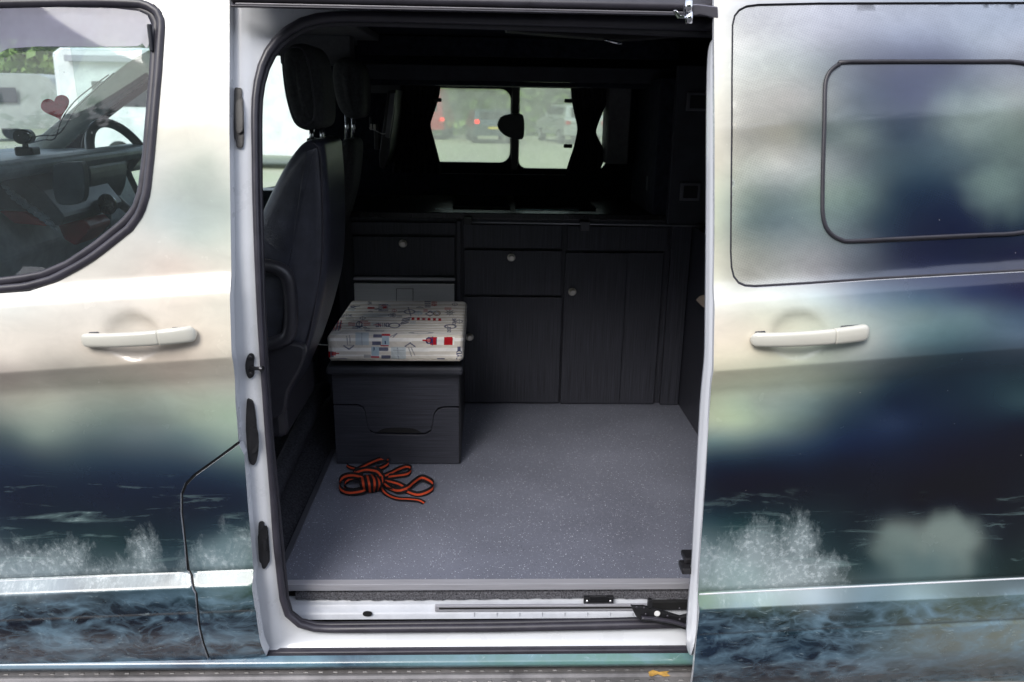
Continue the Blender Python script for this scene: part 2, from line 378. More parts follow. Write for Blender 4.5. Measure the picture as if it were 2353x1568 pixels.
def skin(name, outline, holes, fn, m, parent=None, step=.010, rows=None, rim=.02, paint=None, back=None, **kw):
    """sheet-metal panel: outline and holes in (x,z), surface Y=fn(x,z), edges folded back by rim"""
    loops = [resample(outline, step)]+[resample(h, step) for h in holes]
    ol = np.array(loops[0]); x0, z0 = ol.min(0); x1, z1 = ol.max(0)
    X, Z = np.meshgrid(np.arange(x0, x1, step), rows if rows is not None else np.arange(z0, z1, step))
    X = X.ravel(); Z = Z.ravel()
    if callable(kw.get('zmap')): Z = kw['zmap'](X, Z)
    kw.pop('zmap', None)
    ok = inpoly(ol, X, Z) & (segdist(ol, X, Z) > step*.35)
    for h in loops[1:]: ok &= ~inpoly(np.array(h), X, Z) & (segdist(np.array(h), X, Z) > step*.35)
    pts = [Vector((float(a), float(b))) for l in loops for a, b in l]; edges = []; k = 0
    for l in loops:
        edges += [(k+i, k+(i+1) % len(l)) for i in range(len(l))]; k += len(l)
    pts += [Vector((float(a), float(b))) for a, b in zip(X[ok], Z[ok])]
    vo, eo, fo, *_ = delaunay_2d_cdt(pts, edges, [], 0, 1e-6)
    V2 = np.array([(v.x, v.y) for v in vo]); fo = [tuple(f) for f in fo]
    cen = np.array([V2[list(f)].mean(0) for f in fo])
    keep = inpoly(ol, cen[:, 0], cen[:, 1])
    for h in loops[1:]: keep &= ~inpoly(np.array(h), cen[:, 0], cen[:, 1])
    fo = [f for f, q in zip(fo, keep) if q]
    Yv = fn(V2[:, 0], V2[:, 1]); V = np.stack([V2[:, 0], Yv, V2[:, 1]], 1)
    bm = bmesh.new(); bv = [bm.verts.new(tuple(map(float, p))) for p in V]
    for f in fo:
        try: fc = bm.faces.new([bv[i] for i in f])
        except ValueError: continue
        fc.smooth = True
    bm.normal_update()
    for fc in bm.faces:
        if fc.normal.y > 0: fc.normal_flip()
    if rim:
        be = [e for e in bm.edges if len(e.link_faces) == 1]
        r = bmesh.ops.extrude_edge_only(bm, edges=be)
        for g in r['geom']:
            if isinstance(g, bmesh.types.BMVert): g.co.y += rim
            if isinstance(g, bmesh.types.BMFace): g.smooth = False; g.material_index = 1 if back else 0
        for e in be: e.smooth = False
    bmesh.ops.delete(bm, geom=[v for v in bm.verts if not v.link_faces], context='VERTS')
    me = bpy.data.meshes.new(name); bm.to_mesh(me); bm.free()
    if paint is not None:
        co = np.empty(len(me.vertices)*3); me.vertices.foreach_get('co', co); co = co.reshape(-1, 3)
        colr, mask = paint(co)
        for nm, a in (('Col', colr), ('Mask', mask)):
            at = me.color_attributes.new(nm, 'FLOAT_COLOR', 'POINT'); at.data.foreach_set('color', a.astype(np.float32).ravel())
    return add(name, me, [m, back] if back else m, parent, **kw)
def prism(name, outline, Y0, Y1, m, parent=None, bev=.003, axis='y', smooth=False, **kw):
    """outline in (x,z) pushed from Y0 to Y1 (axis y) or in (y,z) pushed along x"""
    bm = bmesh.new()
    if axis == 'y': vs = [bm.verts.new((float(a), Y0, float(b))) for a, b in outline]
    elif axis == 'x': vs = [bm.verts.new((Y0, float(a), float(b))) for a, b in outline]
    else: vs = [bm.verts.new((float(a), float(b), Y0)) for a, b in outline]
    f = bm.faces.new(vs); r = bmesh.ops.extrude_face_region(bm, geom=[f])
    d = {'y': Vector((0, Y1-Y0, 0)), 'x': Vector((Y1-Y0, 0, 0)), 'z': Vector((0, 0, Y1-Y0))}[axis]
    bmesh.ops.translate(bm, vec=d, verts=[g for g in r['geom'] if isinstance(g, bmesh.types.BMVert)])
    bmesh.ops.recalc_face_normals(bm, faces=bm.faces)
    if bev:
        ed = [e for e in bm.edges if len(e.link_faces) == 2 and e.calc_face_angle(0) > .5]
        bmesh.ops.bevel(bm, geom=ed, offset=bev, segments=2, profile=.5, affect='EDGES')
    if smooth:
        for f in bm.faces: f.smooth = True
    me = bpy.data.meshes.new(name); bm.to_mesh(me); bm.free()
    return add(name, me, m, parent, **kw)
def puff(name, outline, Y0, Y1, rnd, m, parent=None, shift=(0, 0), lay=None, **kw):
    """cushioned body: closed (x,z) outline lofted from Y0 to Y1 with rounded flanks"""
    P = np.array(outline); n = len(P); t = np.roll(P, -1, 0)-np.roll(P, 1, 0); t /= np.linalg.norm(t, axis=1)[:, None]
    nn = np.stack([t[:, 1], -t[:, 0]], 1); c = P.mean(0)
    if ((P-c)*nn).sum() < 0: nn = -nn
    V = []; Fc = []; S_ = []
    K = 7
    for k in range(K): a = math.pi/2*k/(K-1); S_.append((Y0+rnd*(1-math.sin(a)), rnd*(1-math.cos(a))))
    prof = [(y, i) for y, i in reversed([(Y0+rnd*(1-math.cos(math.pi/2*k/(K-1))), rnd*(1-math.sin(math.pi/2*k/(K-1)))) for k in range(K)])][::-1]
    prof += [(Y1-(y-Y0), i) for y, i in prof[::-1]]
    for y, ins in prof:
        fr = (y-Y0)/(Y1-Y0)
        q = P-nn*ins*.9
        q = c+(q-c)*(1-0*ins)
        for a, b in q: V.append((a+shift[0]*fr, y, b+shift[1]*fr))
    L = len(prof)
    for i in range(L-1):
        for k in range(n):
            l = (k+1) % n; Fc.append((i*n+k, i*n+l, (i+1)*n+l, (i+1)*n+k))
    # near and far faces, gently domed
    for s_, i in ((0, 0), (1, L-1)):
        cc = np.mean([V[i*n+k] for k in range(n)], 0); ring = list(range(i*n, i*n+n))
        for fr in (.75, .45, .2):
            st = len(V)
            for k in range(n):
                p = np.array(V[i*n+k]); q = cc+(p-cc)*fr; q[1] += (-1 if s_ == 0 else 1)*rnd*.35*(1-fr**2); V.append(tuple(q))
            new = list(range(st, st+n))
            for k in range(n):
                l = (k+1) % n; Fc.append((ring[k], ring[l], new[l], new[k]))
            ring = new
        V.append((cc[0], cc[1]+(-1 if s_ == 0 else 1)*rnd*.36, cc[2]))
        for k in range(n): Fc.append((ring[k], ring[(k+1) % n], len(V)-1))
    me = mesh(name, V, Fc, True); bm = bmesh.new(); bm.from_mesh(me); bmesh.ops.recalc_face_normals(bm, faces=bm.faces); bm.to_mesh(me); bm.free()
    return add(name, me, m, parent, **kw)
def px_outline(pts, Y, n=5): return [((p := UY(a, b, Y)).x, p.z) for a, b in catmull(pts, n, True)]
def cyl(name, c, r, d, m, parent=None, axis='y', seg=24, r2=None, bev=.001, **kw):
    bm = bmesh.new(); bmesh.ops.create_cone(bm, cap_ends=True, segments=seg, radius1=r, radius2=r if r2 is None else r2, depth=d)
    if axis == 'y': bmesh.ops.rotate(bm, matrix=Matrix.Rotation(math.pi/2, 3, 'X'), verts=bm.verts)
    if axis == 'x': bmesh.ops.rotate(bm, matrix=Matrix.Rotation(math.pi/2, 3, 'Y'), verts=bm.verts)
    if bev: bmesh.ops.bevel(bm, geom=[e for e in bm.edges if e.calc_face_angle(0) > .8], offset=bev, segments=2, affect='EDGES')
    bmesh.ops.translate(bm, vec=Vector(c), verts=bm.verts)
    for f in bm.faces: f.smooth = len(f.verts) == 4
    me = bpy.data.meshes.new(name); bm.to_mesh(me); bm.free()
    return add(name, me, m, parent, **kw)

# ------------------------------------------------------------------ side profile of the van body
PROF = np.array([(-.5, 1.62), (.44, 1.60), (.50, 1.566), (.535, 1.5535), (.56, 1.5465), (.62, 1.545), (.633, 1.545), (.640, 1.5485), (.647, 1.545),
                 (.690, 1.5455), (.706, 1.5462), (.710, 1.5485), (.731, 1.571), (.735, 1.575), (.74, 1.569), (.80, 1.572), (.95, 1.576), (1.10, 1.5745), (1.19, 1.569), (1.225, 1.5590), (1.236, 1.5545),
                 (1.243, 1.552), (1.26, 1.5535), (1.36, 1.573), (1.375, 1.578), (1.40, 1.592), (1.415, 1.5985), (1.45, 1.606), (1.70, 1.664), (1.95, 1.733), (2.2, 1.82)])
def canon(x, z, zc, zl):
    """z of the standard section for a panel whose crease sits at zc and ledge at zl"""
    below = .737+(z-zl)/(zc-zl)*(1.243-.737); above = 1.243+(z-zc)
    return np.where(z > zc, above, np.where(z > zl-.03, below, .737+(z-zl)))
def zcF(x): return 1.243+.077*(x+.52)
def zlF(x): return .737+.041*(x+.52)
def zcS(x): return 1.246+.084*(x-.452)
def zlS(x): return .728+.051*(x-.467)
def bowl(x, z, cx, cz, rx, rz, d):
    r = np.hypot((x-cx)/rx, (z-cz)/rz); return d*np.clip(1-np.clip(r, 0, 1)**3., 0, 1)
def baseF(x, z): return np.interp(canon(x, z, zcF(x), zlF(x)), PROF[:, 0], PROF[:, 1])
def baseS(x, z): return np.interp(canon(x, z, zcS(x), zlS(x)), PROF[:, 0], PROF[:, 1])-.082
HF = US(305, 775, baseF); HS = US(1836, 771, baseS)
def skinF(x, z): return baseF(x, z)+bowl(x, z, HF.x, HF.z, .060, .050, .015)
def skinS(x, z): return baseS(x, z)+bowl(x, z, HS.x, HS.z, .060, .050, .015)
ROWC = np.unique(np.concatenate([np.arange(.42, 2.06, .010), [.56, .633, .637, .640, .643, .647, .690, .703, .706, .708, .710, .713, .728, .731, .733, .735, .74, 1.235, 1.24, 1.243, 1.246, 1.25, 1.36, 1.375, 1.40, 1.415]]))
def uncanon(zc_f, zl_f):
    def g(X, Z):
        zc, zl = zc_f(X), zl_f(X)
        up = zc+(Z-1.243); mid = zl+(Z-.737)/(1.243-.737)*(zc-zl); lo = zl+(Z-.737)
        return np.where(Z > 1.243, up, np.where(Z > .707, mid, lo))
    return g

# ------------------------------------------------------------------ printed seascape: coarse film colours, with crease shade and sky reflection painted in
def cr_s(cx_, cy_): return ((1720+cx_/1.558)*.919, (700+cy_/1.558)*.919)
def cr_w(cx_, cy_): return ((1760+cx_/2.063)*.919, cy_/2.063*.919)
PF = []
def row(y, *a):
    for i in range(0, len(a), 2): PF.append((a[i], y, *a[i+1]))
row(-60, -300, (232, 232, 228), 300, (236, 236, 230), 520, (240, 240, 236))
row(150, -300, (232, 232, 226), 100, (236, 236, 230), 350, (236, 236, 230), 520, (240, 239, 234))
row(300, 100, (226, 224, 214), 400, (226, 224, 213), 520, (230, 227, 217))
row(372, 420, (206, 208, 198), 480, (196, 202, 190), 350, (214, 216, 210), 530, (216, 216, 206), 100, (214, 214, 206))
row(430, 380, (200, 205, 199), 470, (178, 187, 178), 525, (202, 208, 198), 200, (208, 210, 204))
row(488, 400, (186, 197, 194), 500, (188, 198, 190), 250, (205, 208, 202))
row(545, 450, (196, 205, 197), 340, (210, 210, 204), 525, (204, 210, 199))
row(605, 290, (218, 214, 206), 400, (220, 210, 200), 500, (216, 213, 202), 60, (222, 220, 214))
row(655, 450, (226, 218, 206), 200, (226, 222, 214), 30, (226, 226, 220))
row(710, 30, (222, 222, 216), 250, (222, 218, 210), 500, (222, 218, 206), -250, (220, 220, 214))
row(762, 40, (222, 217, 208), 300, (222, 216, 206), 510, (221, 214, 200))
row(820, 30, (220, 213, 203), 270, (216, 206, 193), 510, (212, 205, 190), -250, (214, 206, 196))
row(872, 20, (176, 165, 152), 150, (168, 164, 148), 270, (170, 166, 147), 400, (180, 170, 152), 525, (182, 179, 163))  # darkening under the crease is painted into these colours
row(915, 30, (176, 176, 158), 130, (182, 186, 168), 250, (163, 174, 157), 380, (168, 181, 163), 505, (176, 189, 168))
row(962, 30, (152, 165, 152), 120, (164, 179, 162), 250, (126, 147, 139), 350, (132, 150, 143), 450, (158, 178, 157), 535, (168, 193, 168))
row(1002, 20, (88, 110, 112), 85, (130, 150, 140), 200, (98, 120, 121), 330, (104, 125, 129), 430, (108, 134, 134), 530, (146, 172, 156))
row(1042, 30, (56, 76, 92), 200, (62, 86, 98), 350, (66, 90, 104), 480, (92, 118, 124), 545, (112, 143, 138))
row(1085, 50, (32, 48, 68), 250, (34, 52, 72), 440, (38, 58, 78), 540, (54, 78, 92), -250, (34, 50, 70))
row(1135, 40, (22, 34, 54), 250, (22, 34, 54), 450, (23, 35, 55), 560, (28, 42, 60))
row(1178, 40, (24, 36, 54), 250, (26, 40, 56), 450, (24, 36, 52), 570, (32, 48, 62))
row(1222, 40, (36, 56, 66), 250, (32, 54, 60), 420, (30, 48, 60), 520, (48, 72, 82), 580, (64, 88, 92))
row(1262, 50, (64, 84, 92), 150, (50, 74, 80), 300, (42, 68, 74), 420, (40, 64, 74), 510, (92, 118, 126), 580, (92, 116, 116))
row(1302, 30, (112, 132, 142), 130, (92, 114, 122), 220, (74, 98, 106), 310, (92, 116, 124), 410, (72, 98, 110), 500, (96, 122, 130), 580, (92, 116, 110), -250, (96, 116, 126))
row(1352, 20, (128, 144, 156), 150, (112, 132, 146), 300, (74, 106, 120), 430, (62, 98, 110), 510, (54, 92, 96), 580, (42, 78, 44), -200, (140, 156, 164))
row(1390, 30, (72, 86, 92), 200, (42, 50, 54), 350, (36, 58, 70), 500, (52, 78, 82), 580, (38, 60, 52))
row(1435, 30, (22, 28, 42), 250, (20, 26, 40), 430, (26, 36, 52), 580, (26, 38, 50), -250, (24, 30, 44))
row(1480, 30, (24, 30, 44), 300, (26, 32, 46), 580, (30, 44, 56))
row(1540, 30, (60, 66, 80), 300, (52, 60, 74), 580, (40, 48, 60))
PS = []
def rs(cy_, *a):
    for i in range(0, len(a), 2): PS.append((*cr_s(a[i], cy_), *a[i+1]))
def rw(cy_, *a):
    for i in range(0, len(a), 2): PS.append((*cr_w(a[i], cy_), *a[i+1]))
rw(-40, 60, (232, 232, 228), 400, (205, 207, 212), 1000, (165, 172, 188), 1650, (170, 180, 196), 2400, (120, 140, 160))
rw(60, 60, (236, 236, 230), 200, (206, 208, 210), 600, (180, 184, 196), 1000, (160, 170, 190), 1400, (160, 174, 196), 1650, (150, 166, 190))  # bluish top rows carry the sky reflection in their colour
rw(200, 60, (234, 234, 228), 250, (204, 206, 204), 600, (165, 170, 182), 1000, (132, 144, 170), 1400, (150, 165, 186), 1650, (160, 172, 192))
rw(340, 60, (230, 230, 222), 220, (196, 200, 194), 400, (184, 192, 186), 600, (138, 150, 152), 900, (76, 84, 108), 1250, (66, 76, 108), 1600, (132, 142, 158))
rw(500, 60, (226, 224, 212), 220, (184, 184, 172), 450, (180, 178, 168), 650, (140, 148, 148), 850, (70, 88, 108), 1100, (58, 70, 104), 1300, (96, 118, 130), 1600, (134, 146, 142), 2100, (70, 80, 100))
rw(700, 60, (222, 218, 204), 220, (170, 170, 158), 420, (158, 158, 142), 620, (108, 124, 124), 800, (114, 132, 132), 1000, (62, 84, 104), 1300, (96, 118, 124), 1600, (110, 132, 126), 2100, (100, 120, 120))
rw(850, 60, (220, 216, 200), 220, (190, 195, 184), 420, (200, 203, 198), 620, (158, 170, 170), 800, (106, 122, 128), 950, (72, 98, 110), 1200, (62, 90, 106), 1600, (94, 116, 116), 2100, (60, 80, 90))
rw(1000, 60, (206, 210, 190), 220, (142, 158, 146), 400, (124, 142, 142), 600, (136, 158, 148), 800, (110, 136, 132), 1000, (46, 66, 84), 1300, (42, 58, 80), 1600, (78, 100, 106))
rw(1150, 60, (196, 202, 180), 220, (120, 140, 136), 400, (108, 130, 136), 600, (120, 142, 142), 900, (56, 76, 92), 1100, (32, 42, 66), 1400, (28, 38, 66), 1600, (38, 54, 72), 2200, (30, 40, 60))
rw(1300, 60, (208, 208, 190), 220, (156, 162, 150), 400, (148, 156, 154), 600, (140, 146, 150), 850, (86, 98, 114), 1000, (48, 54, 76), 1400, (32, 38, 62), 1650, (34, 36, 64))
rw(1430, 60, (222, 222, 208), 220, (174, 174, 162), 600, (154, 156, 160), 850, (88, 98, 114), 1100, (56, 66, 94), 1600, (36, 40, 66))
rs(70, 30, (232, 230, 222), 100, (226, 228, 222), 300, (222, 226, 220), 500, (198, 210, 210), 700, (122, 148, 168), 900, (76, 108, 134), 1100, (58, 76, 110), 1300, (48, 54, 86), 1700, (40, 44, 74))
rs(130, 30, (236, 230, 220), 100, (232, 228, 218), 300, (216, 217, 203), 500, (200, 206, 195), 700, (154, 174, 174), 900, (108, 136, 142), 1100, (92, 124, 136), 1300, (62, 88, 116))
rs(230, 100, (234, 226, 212), 300, (220, 214, 198), 500, (198, 204, 188), 700, (176, 186, 180), 850, (110, 142, 148), 1000, (76, 112, 122), 1300, (80, 106, 128), 1700, (70, 90, 110))
rs(310, 100, (222, 216, 196), 300, (205, 204, 183), 500, (178, 188, 171), 700, (138, 152, 150), 900, (66, 88, 98), 1100, (42, 64, 80), 1300, (48, 68, 84))
rs(390, 100, (194, 194, 168), 300, (184, 192, 166), 500, (160, 175, 154), 650, (108, 129, 124), 800, (46, 68, 82), 1000, (26, 46, 62), 1300, (38, 62, 72), 1700, (40, 60, 70))
rs(480, 100, (188, 200, 170), 200, (178, 198, 171), 300, (160, 180, 165), 450, (128, 155, 150), 600, (70, 96, 106), 800, (22, 42, 66), 1000, (26, 46, 66), 1300, (48, 78, 88))
rs(560, 100, (188, 202, 174), 200, (180, 201, 170), 300, (148, 173, 153), 450, (96, 122, 122), 600, (40, 64, 84), 800, (36, 56, 86), 1000, (20, 36, 60), 1300, (15, 26, 45))
rs(630, 100, (106, 138, 138), 300, (80, 106, 116), 450, (54, 80, 100), 600, (24, 44, 74), 900, (15, 30, 54), 1300, (18, 20, 36), 1700, (18, 20, 36))
rs(720, 100, (28, 44, 64), 300, (20, 34, 54), 600, (16, 25, 44), 900, (16, 21, 40), 1300, (14, 18, 30))
rs(820, 100, (20, 26, 42), 400, (18, 22, 36), 800, (20, 23, 34), 1300, (20, 24, 34), 1700, (20, 24, 34))
rs(900, 100, (28, 48, 60), 300, (28, 46, 54), 600, (26, 38, 46), 750, (26, 34, 44), 900, (24, 30, 40), 1100, (26, 32, 42), 1300, (22, 28, 36))
rs(960, 60, (60, 90, 98), 200, (38, 70, 74), 400, (40, 66, 70), 600, (26, 42, 50), 700, (34, 46, 52), 800, (104, 120, 116), 1030, (116, 132, 126), 1130, (60, 72, 76), 1230, (26, 34, 42))
rs(1020, 60, (96, 122, 128), 200, (70, 100, 104), 400, (60, 84, 88), 620, (30, 48, 54), 700, (56, 72, 76), 800, (108, 126, 122), 1000, (118, 134, 128), 1120, (104, 120, 116), 1200, (34, 46, 52), 1300, (32, 42, 46))
rs(1100, 60, (116, 140, 146), 200, (106, 130, 132), 400, (110, 128, 132), 600, (46, 66, 70), 720, (48, 72, 76), 900, (76, 102, 102), 1050, (80, 104, 104), 1200, (38, 56, 58), 1300, (32, 50, 50))
rs(1165, 60, (126, 150, 150), 300, (136, 152, 152), 480, (130, 146, 148), 620, (84, 104, 104), 900, (78, 106, 106), 1100, (64, 88, 88), 1300, (46, 62, 62))
rs(1222, 60, (112, 142, 122), 300, (146, 172, 172), 500, (150, 172, 180), 700, (88, 124, 136), 900, (128, 160, 164), 1300, (112, 144, 152), 1700, (100, 130, 140))
rs(1262, 60, (96, 132, 102), 300, (130, 160, 150), 500, (130, 152, 160), 700, (60, 90, 98), 900, (100, 130, 130), 1300, (86, 110, 106))
rs(1310, 60, (34, 50, 58), 200, (58, 76, 76), 350, (54, 70, 62), 500, (92, 104, 106), 700, (52, 72, 78), 900, (76, 92, 82), 1100, (84, 98, 82), 1300, (90, 104, 96))
rs(1380, 60, (38, 58, 74), 300, (30, 44, 52), 500, (40, 56, 64), 700, (54, 76, 82), 900, (104, 116, 112), 1100, (118, 128, 118), 1300, (130, 140, 128))
rs(1450, 60, (32, 52, 72), 200, (28, 42, 58), 430, (34, 58, 76), 560, (22, 32, 46), 700, (78, 96, 104), 900, (112, 124, 122), 1300, (118, 128, 120))
rs(1540, 60, (24, 38, 54), 300, (24, 34, 50), 500, (24, 34, 48), 700, (70, 86, 94), 900, (84, 98, 102), 1300, (92, 104, 104), 1700, (92, 104, 104))
SPLF = [(40, 1310, 130, 75, .75), (140, 1290, 80, 60, .8), (230, 1320, 90, 40, .8), (330, 1270, 50, 55, .85), (300, 1310, 90, 40, .9), (500, 1290, 110, 70, .45), (560, 1240, 60, 60, .45), (430, 1320, 60, 30, .6)]
SPLS = [(*cr_s(130, 1110), 90, 75, .7), (*cr_s(270, 1080), 85, 85, 1.), (*cr_s(430, 1030), 55, 70, 1.), (*cr_s(400, 1130), 110, 50, 1.), (*cr_s(520, 1130), 70, 50, .85), (*cr_s(340, 1170), 150, 30, .9)]
def film(ctrl, blobs, sig, puffs=()):
    A = np.array(ctrl, float); Cc = lin(A[:, 2:5])**.5
    def phi(P, Q): return np.sqrt(((P[:, None, 0]-Q[None, :, 0])/1.6)**2+(P[:, None, 1]-Q[None, :, 1])**2+sig**2)
    n_ = len(A); Kx = phi(A, A)-np.eye(n_)*-0.0; Kx = Kx-1.5*np.eye(n_)
    T_ = np.ones((n_, 1)); big = np.block([[Kx, T_], [T_.T, np.zeros((1, 1))]]); W_ = np.linalg.solve(big, np.vstack([Cc, np.zeros((1, 3))]))
    def f(co):
        q = proj(co); out = np.zeros((len(q), 4)); mk = np.zeros((len(q), 4)); mk[:, 3] = 1
        t_ = co[:, 2]-(zlF(co[:, 0]) if co[:, 0].mean() < 0 else zlS(co[:, 0])); q = q.copy()
        q[:, 1] = np.where(t_ < -.029, np.maximum(q[:, 1]+12, q[:, 1]), np.where(t_ < -.004, q[:, 1]+(t_+.014)*900, q[:, 1]-np.where(t_ < .05, 14*(1-t_/.05), 0)))
        c = np.concatenate([phi(q[k:k+20000], A) @ W_[:-1] for k in range(0, len(q), 20000)])+W_[-1]
        out[:, :3] = .86*np.clip(c, .03, 1)**2.3; lm_ = out[:, :3].mean(1)[:, None]; sa_ = np.interp(lm_, [0, .02, .06, .3, .6], [1.1, 1.0, .70, .66, 1.15]); out[:, :3] = np.clip(lm_+(out[:, :3]-lm_)*sa_, .002, .9)
        wx_ = q[:, 0]+8*np.sin(q[:, 1]*.045+1)+4*np.sin(q[:, 1]*.11); wy_ = q[:, 1]+6*np.sin(q[:, 0]*.05)+4*np.sin(q[:, 0]*.12+2)
        pk_ = np.zeros(len(q))
        for ex, ey, erx, ery, soft, colr_, am_ in puffs:
            rr_ = np.hypot((wx_-ex)/erx, (wy_-ey)/ery*np.where(wy_ > ey, .55, 1.)); k_ = np.clip((1-rr_)/soft, 0, 1); k_ = k_*k_*(3-2*k_)*am_
            out[:, :3] = out[:, :3]*(1-k_[:, None])+lin(colr_)*k_[:, None]*.8; pk_ = np.maximum(pk_, k_)
        for bx, by, rx, ry, s_ in blobs:
            e = np.exp(-(((q[:, 0]-bx)/rx)**2+((q[:, 1]-by)/ry)**2)*1.1); mk[:, 0] = np.maximum(mk[:, 0], np.clip(e*1.12-.12, 0, 1)*s_)
        zz = co[:, 2]; led = .728+.045*(co[:, 0]+(.52 if co[:, 0].mean() < 0 else -.46)) if True else 0
        mk[:, 1] = np.clip((led-.015-zz)/.03, 0, 1)
        mk[:, 2] = np.maximum(np.clip((zz-.98)/.15, 0, 1)*np.clip((out[:, 2]-.02)/.1, 0, 1), 1.1*pk_*(zz < 1.)); 
        out[:, 3] = np.clip((.98-zz)/.05, 0, 1)*np.clip((zz-led)/.02, 0, 1)*(1-np.clip(pk_*1.4, 0, 1))     # swell streaks
        return out, mk
    return f
paintF = film(PF, SPLF, 16., [(520, 1290, 100, 85, .7, (118, 142, 148), .6), (80, 1320, 120, 50, .8, (128, 146, 156), .6), (440, 410, 90, 60, 1.2, (176, 188, 178), .5), (500, 470, 60, 40, 1., (172, 184, 176), .5)])
paintS = film(PS, SPLS, 16., [(2070, 1248, 82, 52, .7, (112, 130, 126), .7), (2180, 1230, 92, 66, .6, (122, 138, 133), .78), (2130, 1300, 140, 60, 1., (90, 114, 116), .7), (1700, 1320, 100, 60, .8, (140, 165, 165), .7), (2230, 250, 130, 60, .9, (140, 156, 150), .5), (2290, 420, 110, 70, 1., (118, 140, 134), .6)])

# ================================================================== SETTING
g_me = mesh('ground', [(-150, -150, 0), (150, -150, 0), (150, 200, 0), (-150, 200, 0)], [(0, 1, 2, 3)])
link('ground', g_me, gravel_material(), kind='structure')

link('added_dark_ground', mesh('added_dark_ground', [(-60, -40, .004), (60, -40, .004), (60, 4.6, .004), (-60, 4.6, .004)], [(0, 1, 2, 3)]), mat('added_ground_dark', (.055, .055, .058), .9, nscale=40, namt=.3, bump=.5, bscale=90), kind='structure')  # unseen dark sheet added to cut light bounced off the ground

def leaf_mass(name, n, lo, hi, size, m, core=None, wav=.6, seed=1, **kw):
    r = np.random.default_rng(seed); V = []; Fc = []
    lo, hi = np.array(lo, float), np.array(hi, float)
    for i in range(n):
        p = lo+(hi-lo)*r.random(3)
        top = hi[2]+wav*math.sin(p[0]*.9)+wav*.7*math.sin(p[0]*2.3+1)+wav*.5*r.normal()
        p[2] = lo[2]+(top-lo[2])*r.random()**.8
        a = r.normal(size=3); a /= np.linalg.norm(a); b = np.cross(a, r.normal(size=3)); b /= np.linalg.norm(b); s_ = size*(.5+r.random())
        k = len(V); V += [p-a*s_, p+b*s_*.5, p+a*s_, p-b*s_*.5]; Fc.append((k, k+1, k+2, k+3))
    if core is not None:
        k = len(V); (x0, y0, z0), (x1, y1, z1) = core
        V += [(x, y, z) for z in (z0, z1) for x, y in ((x0, y0), (x1, y0), (x1, y1), (x0, y1))]
        Fc += [(k, k+1, k+5, k+4), (k+1, k+2, k+6, k+5), (k+2, k+3, k+7, k+6), (k+3, k, k+4, k+7), (k+4, k+5, k+6, k+7)]
    return link(name, mesh(name, V, Fc), m, **kw)
LEAF1 = mat('hedge_leaves', (.10, .20, .04), .6, nscale=.5, namt=.6, two=(.26, .38, .10))
LEAF2 = mat('dark_tree_leaves', (.022, .045, .014), .6, nscale=.4, namt=.5, two=(.06, .09, .03))
leaf_mass('hedge', 20000, (-27, 45, 0), (27, 47.5, 6.2), .32, LEAF1, ((-27, 45.8, 0), (27, 47.2, 5.6)), seed=3, kind='stuff')
leaf_mass('reflection_tree_belt', 26000, (-30, -19, 0), (30, -15.5, 11.8), .24, LEAF2, ((-30, -18.5, 0), (30, -16.5, 11.0)), seed=4, kind='stuff')  # unseen trees added behind the camera to shape the reflections

# ------------------------------------------------------------------ vehicles seen beyond the van
TYRE = mat('tyre_rubber', (.02, .02, .02), .8, nscale=10); TAIL = mat('red_tail_lamp', (.75, .03, .02), .3, nscale=9, emis=2.2); TAILO = mat('tail_lamp_off', (.5, .02, .02), .3, nscale=9)
HEADL = mat('headlamp_glass', (.6, .62, .65), .1, metal=.4, nscale=9); CARGL = mat('tinted_car_glass', (.03, .035, .04), .05, nscale=3); PLATE = mat('yellow_plate', (.7, .55, .05), .5, nscale=9)
def vehicle(name, loc, rz, L, Wd, prof, wheels, paint, label, lit=False, group=None, belt=1.0):
    """side profile (x,z) with the nose at +x, pushed across the width and narrowed above the belt"""
    t = empty(name, loc, label, 'van' if 'van' in name else ('motorhome' if 'motorhome' in name else 'car'), group); t.rotation_euler = (0, 0, rz)
    pm = paint
    def to(me): return me
    n = len(prof); V = []; Fc = []; ys = [-Wd/2, -Wd/2+.06, Wd/2-.06, Wd/2]
    for j, y in enumerate(ys):
        for x, z in prof:
            k = 1-.16*max(0, z-belt)/.6 if z > belt else 1
            e = .96 if j in (0, 3) else 1.
            V.append((x*e, y*max(k, .78), z if j in (1, 2) else .35+(z-.35)*.985))
    for j in range(3):
        for i in range(n): Fc.append((j*n+i, j*n+(i+1) % n, (j+1)*n+(i+1) % n, (j+1)*n+i))
    Fc += [tuple(range(n)), tuple(range(3*n, 4*n))[::-1]]
    me = mesh('body', V, Fc); bm = bmesh.new(); bm.from_mesh(me); bmesh.ops.recalc_face_normals(bm, faces=bm.faces); bm.to_mesh(me); bm.free()
    body = link('body', me, pm, t)
    for wx in wheels:
        for s_ in (-1, 1):
            tb = bmesh.new(); bmesh.ops.create_cone(tb, cap_ends=True, segments=24, radius1=.33, radius2=.33, depth=.22)
            bmesh.ops.rotate(tb, matrix=Matrix.Rotation(math.pi/2, 3, 'X'), verts=tb.verts); bmesh.ops.translate(tb, vec=(wx, s_*(Wd/2-.1), .33), verts=tb.verts)
            mm = bpy.data.meshes.new('wheel'); tb.to_mesh(mm); tb.free(); wh = link('wheel', mm, TYRE, t)
            tb = bmesh.new(); bmesh.ops.create_cone(tb, cap_ends=True, segments=16, radius1=.2, radius2=.19, depth=.03)
            bmesh.ops.rotate(tb, matrix=Matrix.Rotation(math.pi/2, 3, 'X'), verts=tb.verts); bmesh.ops.translate(tb, vec=(wx, s_*(Wd/2+.015), .33), verts=tb.verts)
            mm = bpy.data.meshes.new('rim'); tb.to_mesh(mm); tb.free(); link('rim', mm, ALU, wh)
    return t
